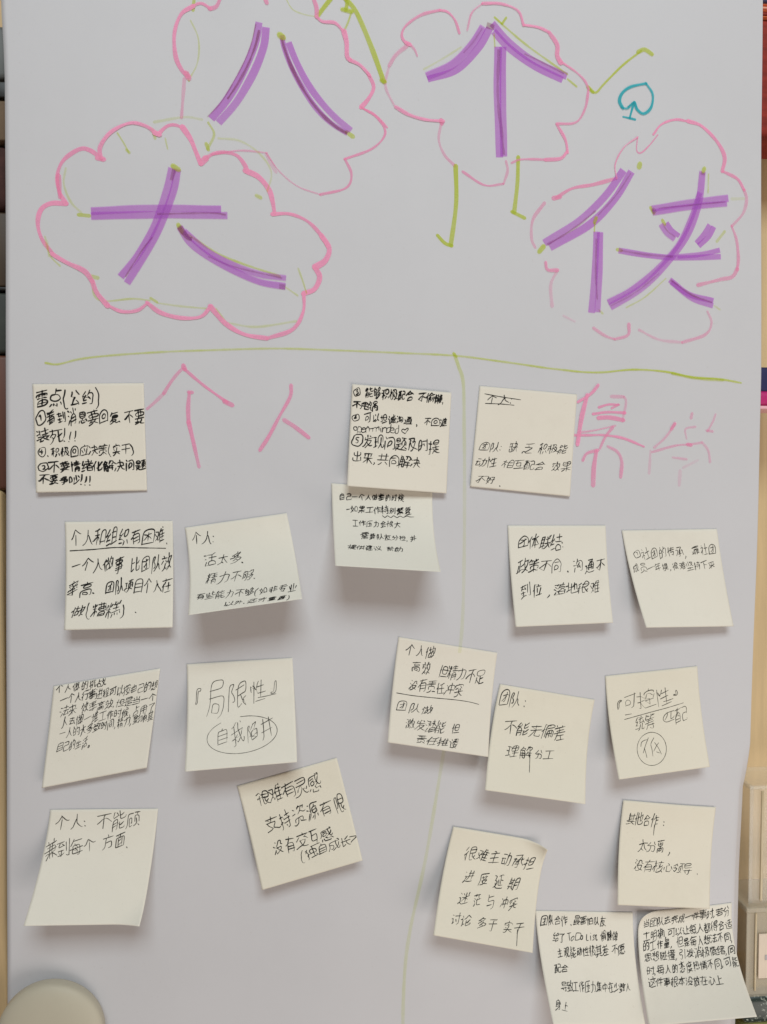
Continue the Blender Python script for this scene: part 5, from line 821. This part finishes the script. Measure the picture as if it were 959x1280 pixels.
37325: [[13,21,58,19], [36,21,36,79], [7,30,67,30], [59,49,59,39,14,39,15,59,58,59,59,58,59,49], [14,49,59,49], [12,67,63,67], [6,79,67,79]],
37327: [[58,27,57,19,16,19,16,34,56,34,58,33,58,27], [16,27,58,27], [6,41,67,41], [36,49,59,48,60,61,59,63,15,63,14,48,36,49], [36,49,36,79], [14,56,60,56], [11,71,61,71], [6,79,68,79]],
38149: [[50,36,37,35,38,19,64,20,64,34,50,36], [14,19,13,21,13,26,9,28,5,33,5,36,10,39,24,39], [13,26,26,26], [50,36,49,58,47,59,43,67], [16,39,16,76,25,73,27,70], [33,80,34,47,66,47,67,78,65,80,57,80], [6,55,24,55], [49,58,53,59,60,68]],
38271: [[34,36,47,30,59,19], [21,19,21,77], [39,47,39,53,45,62,56,73,66,77], [7,47,66,47], [21,77,32,76,40,73,40,72]],
38382: [[11,19,19,27,19,28], [28,22,64,22,64,77,62,79,54,80], [9,35,9,80], [26,62,47,61,47,40,26,40,26,67]],
38388: [[28,22,64,22,64,78,63,80,57,80], [16,24,15,22], [9,35,9,80], [48,53,47,39,25,39,25,67,47,67,48,53], [25,53,48,53]],
38431: [[48,19,48,50,46,52,43,62,37,73,31,79,26,79], [20,63,25,62,27,59,27,48,21,40,27,21,10,21,10,80], [48,50,51,53,53,60,59,71,67,79]],
38480: [[19,63,22,63,24,61,25,58,24,48,19,39,24,27,24,21,9,21,9,80], [35,48,47,49,62,47,62,21,35,21,35,78,49,76,49,74], [35,34,62,34], [47,49,49,57,52,64,55,64,56,70,62,76,67,79], [55,64,64,59]],
38519: [[43,19,41,25,39,27,34,36,28,41], [17,63,20,63,23,60,22,47,18,41,18,37,23,21,8,21,8,80], [41,25,61,27,60,31,55,41], [44,45,35,48,32,50,32,77], [51,49,64,49,64,77], [32,62,44,62], [52,62,64,62], [32,77,64,77]],
38590: [[53,19,55,24], [43,19,40,24,36,38,38,39,38,80], [7,26,25,26,26,28,21,47,20,50,19,50,19,57,16,59,11,68,6,73], [39,31,66,31], [54,31,54,76], [7,36,15,49,19,50], [36,38,31,41,30,47], [38,45,65,45], [19,57,22,59,26,67], [38,60,64,60], [38,76,67,76]],
38598: [[21,18,18,25,16,26,14,31,15,53], [39,19,40,25], [18,25,63,25], [39,26,39,53], [7,35,14,31], [15,34,60,34], [15,43,60,43], [15,53,65,53], [36,59,36,80], [6,63,30,63,31,64,42,64,43,63,67,63], [4,78,7,79,19,75,28,69,31,64], [42,64,45,69,50,72,67,79]],
38647: [[12,20,61,20], [36,21,36,49], [7,41,8,30,64,30,65,41], [45,39,57,39], [16,39,27,39], [14,47,27,47], [44,47,59,47], [14,79,59,79,59,57,15,56,14,79], [36,57,36,79], [14,67,59,67]],
38656: [[12,20,61,20], [36,21,36,45], [7,39,8,29,64,29,65,38], [16,37,27,37], [44,37,57,37], [45,44,59,44], [14,44,27,44], [36,53,35,63], [7,53,66,53], [13,80,13,63,61,63,62,79,61,81,56,81], [29,64,29,79], [45,64,45,79]],
38750: [[45,19,45,80], [28,19,28,80], [45,29,66,29], [9,29,28,29], [45,46,64,46], [9,46,28,46], [7,62,28,62], [45,63,67,63]],
38752: [[36,21,36,30], [13,30,13,25,17,21,61,21], [7,30,66,30], [33,47,16,47,16,38,59,39,59,47,58,47,33,47], [44,57,66,57], [7,57,29,57], [29,57,29,80], [44,57,44,80], [44,65,64,65], [10,65,29,65], [44,74,68,74], [5,74,29,74]],
38754: [[36,23,33,36], [7,23,67,23], [10,77,10,38,33,36,63,37,63,77], [47,37,47,77], [26,37,26,77], [26,50,47,50], [26,63,47,63], [10,77,63,77]],
39033: [[48,21,46,28,46,33], [30,21,67,21], [15,27,15,61], [6,27,23,27], [33,63,33,34,62,33,63,63], [48,43,48,59,44,70,36,77,28,80,27,79], [5,65,14,63,15,61,25,59], [54,70,61,74,67,79]],
39038: [[54,21,52,33], [32,21,10,21,9,62,7,76,5,79], [41,21,67,21], [42,63,43,33,65,33,65,63], [27,58,30,58,32,54,32,34,19,34,19,76,31,71,32,69], [53,44,53,59,52,67,49,73,44,78,39,80], [59,73,67,79]],
39046: [[21,18,20,24,16,26,11,35,6,40,4,40], [40,21,67,21], [54,22,51,34], [20,24,22,24,30,32,33,36,33,39], [41,64,42,34,65,35,65,64], [19,37,22,42], [53,42,51,67,47,75,37,81,36,80], [10,51,29,52,28,57,19,71], [12,67,16,70,19,71], [57,70,67,79]],
39064: [[10,30,11,20,30,21,30,39,10,39,10,30], [53,21,51,32], [39,21,68,21], [10,30,30,30], [41,59,42,32,64,33,64,58], [53,41,53,52,51,59,46,67,37,73], [6,49,34,49], [21,50,21,73], [11,57,10,68,6,80], [21,61,33,61], [57,64,67,71], [10,68,13,69,17,73,21,73,21,75,22,76,30,79,67,79]],
39640: [[36,18,37,24], [7,25,66,25], [29,34,19,34,19,44,56,44,55,34,29,34], [10,80,10,53,64,53,64,78,61,81,56,81], [23,73,24,61,50,62,49,73,23,73]],
}
def glyph(ch):
    """pen strokes of a character, each a list of (x, y) in a cell from -0.5 to 0.5"""
    if ch in '.,、': 
        return ([[(-.12, .36), (-.05, .45)]] if ch != ',' else [[(-.1, .34), (-.04, .42), (-.16, .60)]])
    if ch == ':': return [[(-.1, -.1), (-.04, -.04)], [(-.1, .3), (-.04, .36)]]
    if ch == '!': return [[(.05, -.5), (0, 0), (-.04, .25)], [(-.08, .48), (-.03, .52)]]
    if ch == '-': return [[(-.25, 0), (.3, .02)]]
    if ch == '♡': return [[(0, .4), (-.4, 0), (-.42, -.3), (-.2, -.42), (0, -.15), (.25, -.42), (.45, -.25), (.35, .05), (0, .4)]]
    if ch == '⊕': return GLc['①'][:1] + [[(-.22, 0), (.22, 0)], [(0, -.22), (0, .24)], [(-.15, -.1), (.15, .12)]]
    return GLc[ch]
GLc = {}
for code, strokes in GLYPHS.items():
    ch = chr(code)
    sts = [list(zip(s[0::2], s[1::2])) for s in strokes]
    if ord(ch) > 0x2000:
        GLc[ch] = [[((x - 33) / 64.0 * 1.06, (y - 50.5) / 64.0 * 1.06) for x, y in s] for s in sts]
    else:
        xs = [x for s in sts for x, y in s]; mx = (min(xs) + max(xs)) / 2 if xs else 0
        GLc[ch] = [[((x - mx) / 50.0, (y - 53) / 50.0) for x, y in s] for s in sts]
def adv(ch):
    if ch == ' ': return 0.5
    if ch in '.,、!:': return 0.42
    if ch in '()>-': return 0.45
    if ord(ch) < 128: return 0.62 if ch in 'mTDL' else 0.46
    if ch in '①②③④⑤⊕♡': return 0.95
    return 1.0
def write(note, acc, text, x0, y0, x1, y1, h, pen, rnd, slant=0.06, mess=1.0, link=0.6):
    """writes text on the note by hand: from (x0, y0) to (x1, y1) in photo pixels, characters h pixels high"""
    a, b = note.uv(x0, y0), note.uv(x1, y1)
    d = b - a; L = np.hypot(*d); ex = d / L; ey = np.array([-ex[1], ex[0]])
    tot = sum(adv(c) for c in text); unit = L / tot
    hm = h * 0.585
    s = 0
    hand = note.hand
    for c in text:
        w = adv(c) * unit
        if c == ' ': s += w; continue
        cx = s + w / 2; s += w
        cjk = ord(c) > 0x2000
        kw = unit * (0.93 if cjk else 1.10) * (1 + rnd.uniform(-.22, .10) * mess)
        kh = hm * 0.95 * (1 + rnd.uniform(-.20, .14) * mess)
        if not cjk: kw = min(kw, kh * 1.1)
        o = a + ex * cx + ey * (rnd.uniform(-.05, .05) * hm * mess)
        rot = rnd.uniform(-.09, .08) * mess - hand['tilt']
        shx = hand['slant'] * rnd.uniform(.5, 1.5); up_ = hand['rise'] * rnd.uniform(.4, 1.6); cut = hand['cut']
        wx, wy, pw = rnd.uniform(1.5, 3), rnd.uniform(1.5, 3), rnd.uniform(0, 6.28)
        am = 0.042 * mess
        prev = None
        sts = glyph(c)
        nst = len(sts)
        for st in sts:
            jx, jy = rnd.uniform(-.035, .035) * mess, rnd.uniform(-.03, .03) * mess
            k = 1 + rnd.uniform(-.12, .10) * mess
            mxs = sum(p[0] for p in st) / len(st); mys = sum(p[1] for p in st) / len(st)
            Q = []
            for (x, y) in st:
                x = mxs + (x - mxs) * k + jx; y = mys + (y - mys) * k + jy
                x2 = x - shx * y * 1.2 + am * math.sin(wy * y * 4 + pw) ; y2 = y - up_ * x * 1.3 + am * math.sin(wx * x * 4 + pw * 1.7)
                x3 = x2 * math.cos(rot) - y2 * math.sin(rot); y3 = x2 * math.sin(rot) + y2 * math.cos(rot)
                q = o + ex * (x3 * kw) + ey * (y3 * kh)
                Q.append(q)
            if prev is not None and rnd.random() < link and nst > 2:
                g_ = np.hypot(*(Q[0] - prev))
                if g_ < 0.5 * kw:
                    m = (prev + Q[0]) / 2 + ey * rnd.uniform(-.04, .04) * kh
                    ribbon(acc, smooth_line([prev, m, Q[0]], 0.5), pen * 0.5, note.place, 0.6, rnd, 0.0, 0.1)
            # cut sharp corners a little, as a quick pen does
            if len(Q) > 2:
                R_ = [Q[0]]
                for i in range(1, len(Q) - 1):
                    R_ += [Q[i] * (1 - cut) + Q[i - 1] * cut if np.hypot(*(Q[i] - Q[i - 1])) > 0.5 else Q[i], Q[i] * (1 - cut) + Q[i + 1] * cut if np.hypot(*(Q[i + 1] - Q[i])) > 0.5 else Q[i]]
                Q = R_ + [Q[-1]]
            line = smooth_line(Q, 0.45)
            ribbon(acc, line, pen * (1.5 if c in '.:' else 1.12) * rnd.uniform(.72, 1.2), note.place, rnd.uniform(.82, 1.0), rnd, rnd.choice([0.2, 0.5, 0.65]), 0.10, True, rnd.randint(0, 3))
            prev = Q[-1]
def draw(note, name, parent, pts, pen, mat, rnd, label=None):
    acc = ([], [], [])
    for pp in pts:
        line = smooth_line([note.uv(*p) for p in pp], 0.6)
        ribbon(acc, line, pen, note.place, 0.95, rnd, 0.3, 0.12, True)
    o = obj(name, acc[0], acc[1], mat, parent, attrs=acc[2])
    if label: o['label'] = label

def ell(cx, cy, rx, ry, tilt, a0=0, a1=360, n=22):
    t = math.radians(tilt); r = []
    for k in range(n + 1):
        a = math.radians(a0 + (a1 - a0) * k / n); x, y = rx * math.cos(a), ry * math.sin(a)
        r.append((cx + x * math.cos(t) - y * math.sin(t), cy + x * math.sin(t) + y * math.cos(t)))
    return r
# each note: label, crop (origin x, y, scale) in which the numbers are given, corners TL TR BR BL, pen, lines (text, x0, y0, x1, y1, height[, pen factor]), drawn marks
NOTES = [
 dict(label='cream note in the upper left corner, six dense lines, three exclamation marks', z=(0, 420, 3.996), c=((160, 240), (722, 235), (735, 772), (180, 782)), pen=0.82, m=0, ink='b',
  lines=[('雷点(公约)', 175, 312, 500, 310, 66), ('①看到消息要回复.不要', 176, 412, 724, 404, 58), ('装死!!!', 180, 500, 392, 500, 56), ('⊕.积极回应决策(实干)', 186, 582, 672, 566, 50, .9), ('②不要情绪化解决问题', 188, 656, 734, 644, 58, 1.15), ('不要争吵!!!', 190, 716, 462, 722, 56, 1.25)]),
 dict(label='white note tucked under the cream note with a heart, lower half lifted', z=(400, 460, 4.795), c=((68, 690), (672, 738), (725, 1222), (92, 1185)), pen=0.55, m=1, ink='b', bow=0.0,
  lines=[('自己一个人做事的时候', 112, 773, 503, 780, 38), ('-如果工作特别繁复', 160, 846, 548, 862, 45), ('工作压力会很大', 190, 932, 482, 940, 46), ('需要队友分担,并', 245, 1006, 580, 1026, 46), ('提供建议 帮助', 165, 1072, 496, 1090, 44)],
  marks=[('wavy_underline', [[(375, 885), (390, 896), (405, 886), (425, 897), (442, 886), (462, 897), (480, 888), (500, 896), (520, 888), (540, 893), (562, 893)]])]),
 dict(label='cream note with a small heart beside the words open-minded', z=(400, 460, 4.795), c=((193, 98), (785, 150), (757, 752), (162, 708)), pen=0.78, m=0, ink='b', lift=0.0012,
  lines=[('③ 能够积极配合 不偷懒,', 196, 142, 752, 188, 52), ('不甩锅', 193, 218, 342, 234, 48), ('④ 可以坦诚沟通 , 不回避', 190, 294, 762, 330, 48, .9), ('open-minded', 202, 358, 472, 368, 52, .75), ('♡', 486, 380, 536, 380, 42, .8), ('⑤发现问题及时提', 188, 432, 714, 476, 76), ('出来,共同解决', 188, 528, 600, 572, 72)]),
 dict(label='cream note with struck-out top words, left of the bright pink heading', z=(570, 460, 2.664), c=((78, 60), (403, 88), (380, 428), (47, 395)), pen=0.5, m=0, ink='b',
  lines=[('个人:', 98, 104, 196, 108, 30), ('团队: 缺 乏 积极能', 78, 262, 370, 272, 34), ('动性 相互配合 效果', 64, 314, 384, 332, 36), ('不好 .', 65, 370, 160, 380, 38)],
  marks=[('strike_line', [[(96, 86), (150, 96), (216, 106)], [(98, 118), (150, 120), (194, 124)]])]),
 dict(label='cream note with a long underline below its first line, at left', z=(60, 630, 5.328), c=((112, 118), (830, 112), (830, 822), (108, 840)), pen=0.66, m=1, ink='b',
  lines=[('个人和组织有困难.', 142, 226, 815, 214, 86), ('一个人做事 比团队效', 150, 412, 824, 396, 88), ('率高.', 118, 572, 330, 568, 84), ('团队项目个人在', 380, 556, 820, 542, 90), ('做(糟糕) .', 148, 716, 612, 700, 96)],
  marks=[('underline', [[(148, 312), (300, 303), (450, 290), (620, 292), (785, 295)]])]),
 dict(label='white tilted note with bent bottom line in brackets, beside the underlined cream note', z=(220, 630, 5.328), c=((58, 158), (738, 60), (842, 632), (82, 740)), pen=0.55, m=1, ink='b',
  lines=[('个人:', 98, 236, 272, 222, 74), ('活太多.', 182, 378, 480, 352, 76), ('精力不够.', 195, 500, 552, 474, 84), ('有些能力不够(如非专业', 130, 622, 806, 556, 70), ('以外.还才重要)', 315, 668, 766, 618, 40)]),
 dict(label='ivory note of three lines directly below the bright pink heading', z=(620, 640, 5.994), c=((85, 100), (820, 100), (878, 830), (148, 862)), pen=0.62, m=1, ink='b',
  lines=[('团体联结:', 158, 222, 524, 232, 96), ('政策不同 .沟通不', 155, 410, 822, 402, 96), ('到位 ,落地很难', 172, 596, 782, 562, 96)]),
 dict(label='white note strongly bent outward near the right edge, two faint lines', z=(760, 640, 5.328), c=((90, 122), (728, 112), (838, 762), (255, 770)), pen=0.42, m=1, ink='g',
  lines=[('①社团的传承, 靠社团', 166, 286, 722, 250, 62), ('成员一年换,很难坚持下来', 160, 374, 712, 352, 54)]),
 dict(label='slanting note with six dense lines at left, bottom left corner sticking out', z=(40, 820, 5.328), c=((145, 200), (855, 82), (765, 745), (65, 880)), pen=0.46, m=1, ink='b',
  lines=[('个人做的挑战', 155, 226, 488, 176, 52), ('一个人行事进程可以按自己的想', 190, 290, 840, 196, 58), ('法来 效率高效,但是当一个', 188, 370, 826, 276, 56), ('人去做一堆工作时候,占用了', 190, 446, 822, 344, 58), ('一人的大多数时间,精力,影响其', 178, 524, 830, 398, 58), ('自己的生活。', 165, 610, 412, 574, 62)]),
 dict(label='note with a large oval drawn around its lower words', z=(220, 810, 5.641), c=((75, 115), (822, 68), (855, 805), (62, 872)), pen=0.42, m=1, ink='g',
  lines=[('『', 60, 380, 165, 376, 120), ('局', 198, 360, 352, 356, 235), ('限', 362, 346, 496, 336, 175), ('性', 508, 306, 640, 296, 150), ('』', 664, 262, 760, 258, 90), ('自我陷井', 272, 636, 690, 566, 140)],
  marks=[('underline', [[(580, 350), (640, 338), (706, 322)]]), ('oval', [ell(467, 612, 250, 128, -10, -88, 238)])]),
 dict(label='note split by a hand-drawn line, in the middle of the lower half', z=(470, 780, 5.641), c=((158, 88), (855, 200), (792, 938), (82, 835)), pen=0.5, m=0, ink='b',
  lines=[('个人做', 206, 176, 418, 212, 76), ('高效', 244, 300, 388, 322, 72), ('但精力不足', 442, 326, 762, 384, 80), ('没有责任冲突', 230, 424, 612, 476, 76), ('团队做', 138, 576, 402, 612, 72), ('激发潜能 但', 202, 704, 594, 746, 82), ('责任推诿', 280, 812, 584, 850, 74)],
  marks=[('dividing_line', [[(146, 486), (260, 505), (400, 520), (560, 535), (660, 550), (726, 567)]])]),
 dict(label='note with a long downstroke, overlapping right side of the note split by a line', z=(590, 840, 5.994), c=((208, 88), (918, 205), (850, 990), (98, 885)), pen=0.5, m=2, ink='b',
  lines=[('团队 :', 206, 190, 426, 226, 96), ('不能无偏差', 238, 414, 700, 464, 94), ('理解', 252, 590, 450, 606, 92), ('分工', 462, 612, 612, 632, 76)],
  marks=[('long_downstroke', [[(436, 556), (434, 650), (431, 752)]])]),
 dict(label='note with a circle around a scribbled sign under an underlined word', z=(740, 820, 5.641), c=((92, 140), (742, 70), (832, 782), (190, 872)), pen=0.42, m=2, ink='g',
  lines=[('『', 130, 372, 206, 366, 64), ('可控性', 206, 336, 545, 280, 112), ('』', 566, 252, 652, 246, 56), ('统筹', 298, 486, 444, 462, 96), ('匹配', 494, 436, 664, 412, 88)],
  marks=[('underline', [[(230, 448), (400, 400), (520, 368), (646, 330)]]), ('underline', [[(235, 416), (280, 408)], [(505, 322), (540, 312), (572, 300)]]), ('circle', [ell(422, 655, 103, 117, 0, -118, 250)]),
         ('scribble', [[(345, 640), (350, 610), (372, 594), (394, 590)], [(398, 576), (378, 630), (362, 685)], [(370, 650), (382, 690), (388, 718)], [(437, 576), (416, 620), (424, 660), (430, 706)], [(442, 610), (470, 650), (490, 692)], [(470, 612), (452, 640), (436, 672)], [(456, 676), (478, 684)]])]),
 dict(label='blank-bottomed note in the lower left with a folded corner, two upper lines', z=(20, 990, 4.795), c=((207, 105), (852, 100), (752, 792), (45, 803)), pen=0.5, m=1, ink='g', curl=[(1, 1, 0.014, 0.024)],
  lines=[('个人: 不能顾', 226, 186, 742, 164, 80), ('兼到每个 方面.', 158, 356, 690, 286, 86)]),
 dict(label='most tilted note, words sloping up to the right, below the oval note', z=(280, 930, 5.047), c=((82, 268), (712, 85), (875, 735), (240, 922)), pen=0.6, m=2, ink='b',
  lines=[('很难有灵感', 202, 350, 606, 240, 92), ('支持资源有限', 256, 520, 768, 368, 96), ('没有交互感', 302, 664, 680, 562, 94), ('(独自成长>', 480, 712, 832, 592, 74)]),
 dict(label='white note overlapped by its upper left neighbour at the bottom edge, mixed Chinese and English', z=(660, 1120, 5.994), c=((45, 105), (790, 118), (880, 965), (190, 965)), pen=0.5, m=1, ink='b',
  lines=[('团队合作 .最害怕队友', 96, 182, 584, 190, 60), ('给了 To Do List 偷懒做', 188, 312, 672, 298, 60), ('主观能动性极其差 不愿', 214, 430, 722, 398, 66), ('配合', 194, 548, 300, 548, 66), ('导致工作压力集中在少数人', 248, 676, 770, 688, 72), ('身上', 200, 812, 304, 834, 76)]),
 dict(label='note with a rolled upper right corner, four evenly spaced lines', z=(530, 1020, 5.641), c=((205, 68), (868, 180), (765, 962), (65, 838)), pen=0.5, m=2, ink='b', curl=[(1, 0, 0.017, 0.016)], lift=0.0006,
  lines=[('很难主动承担', 284, 262, 782, 344, 82), ('进 度 延 期', 278, 428, 664, 486, 84), ('迷 茫 与 冲突', 245, 582, 658, 622, 84), ('讨论 多于 实干', 184, 726, 702, 800, 84)],
  marks=[('long_downstroke', [[(660, 800), (657, 860), (654, 916)]])]),
 dict(label='crowded note at the lower right corner, six lines, rolled upper left corner', z=(790, 1120, 6.393), c=((46, 122), (808, 62), (1000, 965), (135, 1040)), pen=0.5, m=1, ink='b', curl=[(0, 0, 0.013, 0.014)],
  lines=[('当团队去完成一件事时,若分', 85, 226, 780, 118, 64), ('工明确,可以让每人都得合适', 85, 326, 804, 226, 66), ('的工作量, 但是每人想法不同,', 85, 406, 814, 326, 66), ('思想碰撞,引发消极情绪,同', 96, 492, 850, 424, 68), ('时,每人的态度热情不同,可能', 118, 606, 884, 520, 68), ('这件事根本没放在心上', 130, 694, 724, 676, 68)]),
 dict(label='note with three short lines ending in a full stop, below the circled-sign note', z=(760, 990, 6.393), c=((118, 60), (862, 120), (810, 930), (75, 900)), pen=0.48, m=2, ink='b', lift=0.0006,
  lines=[('其他合作', 150, 210, 402, 236, 86), (':', 434, 244, 470, 248, 70), ('太分离 ,', 240, 430, 516, 448, 92), ('没有核心领导 .', 204, 582, 742, 626, 92)],
  marks=[('long_downstroke', [[(372, 262), (368, 305), (364, 346)]])]),
]
for k, nd in enumerate(NOTES):
    ox, oy, s = nd['z']
    c = [(ox + x / s, oy + y / s) for x, y in nd['c']]
    nt_ = Note(*c, lift=nd.get('lift', 0), curl=nd.get('curl'), bow=nd.get('bow', 0))
    r = empty('sticky_note'); tag(r, nd['label'], 'sticky note', 'sticky notes on the paper sheet')
    nt_.mesh(NOTE_M[nd['m']], r)
    rn = random.Random(100 + k)
    ink = M_BLACK if nd['ink'] == 'b' else M_GREY
    nt_.hand = dict(slant=rn.uniform(0.02, 0.22), rise=rn.uniform(0.05, 0.16), tilt=rn.uniform(0.0, 0.07), cut=rn.uniform(0.2, 0.36))
    for ln in nd['lines']:
        text, x0, y0, x1, y1, h = ln[:6]; pf = ln[6] if len(ln) > 6 else 1.0
        acc = ([], [], [])
        write(nt_, acc, text, ox + x0 / s, oy + y0 / s, ox + x1 / s, oy + y1 / s, h / s, nd['pen'] * pf, rn)
        obj('handwriting_line', acc[0], acc[1], ink, r, attrs=acc[2])
    for nm, pts in nd.get('marks', []):
        draw(nt_, nm, r, [[(ox + x / s, oy + y / s) for x, y in pp] for pp in pts], nd['pen'], ink, rn)
    if DEBUG: print('NOTE', k, 'w %.1f' % (nt_.w_seen * 1000), 'hl %.0f hr %.0f cl %.1f cr %.1f' % tuple(1000 * x for x in nt_.fit[3:7]), 'bw %.1f' % (1000 * np.linalg.norm(nt_.qr - nt_.ql)))

# ------------------------------------------------------------------ round knob at the lower left
kn = empty('round_knob'); tag(kn, 'round cream plastic knob in front of the sheet at the bottom left corner', 'knob')
KC = P(60.5, 1298, -0.016)
kr = 0.0372
def lathe(name, prof, mat, parent, n=96):
    V, F = [], []
    for (r_, y_) in prof:
        for i in range(n):
            a = 2 * math.pi * i / n
            V.append((KC[0] + r_ * math.cos(a), y_, KC[2] + r_ * math.sin(a)))
    for j in range(len(prof) - 1):
        for i in range(n):
            F.append((j * n + i, (j + 1) * n + i, (j + 1) * n + (i + 1) % n, j * n + (i + 1) % n))
    return obj(name, V, F, mat, parent)
M_KNOB = plain('cream_plastic', (0.50, 0.46, 0.36), 0.38, 0.03, 20)
M_KNOB.node_tree.nodes['Principled BSDF'].inputs['Roughness'].default_value = 0.6
prof = [(0.0001, -0.0205)] + [(kr * math.sin(t) , -0.011 - 0.0095 * math.cos(t) ** 0.8) for t in np.linspace(0.06, math.pi / 2 - 0.02, 22)] + [(kr, -0.0105), (kr, -0.0068), (kr * .99, -0.0058), (0.012, -0.0055)]
lathe('cap', prof, M_KNOB, kn)
lathe('stem', [(0.0001, -0.0060), (0.028, -0.0060), (0.028, -0.0012), (0.0001, -0.0012)], plain('grey_stem', (0.2, 0.2, 0.2), 0.5), kn, 48)
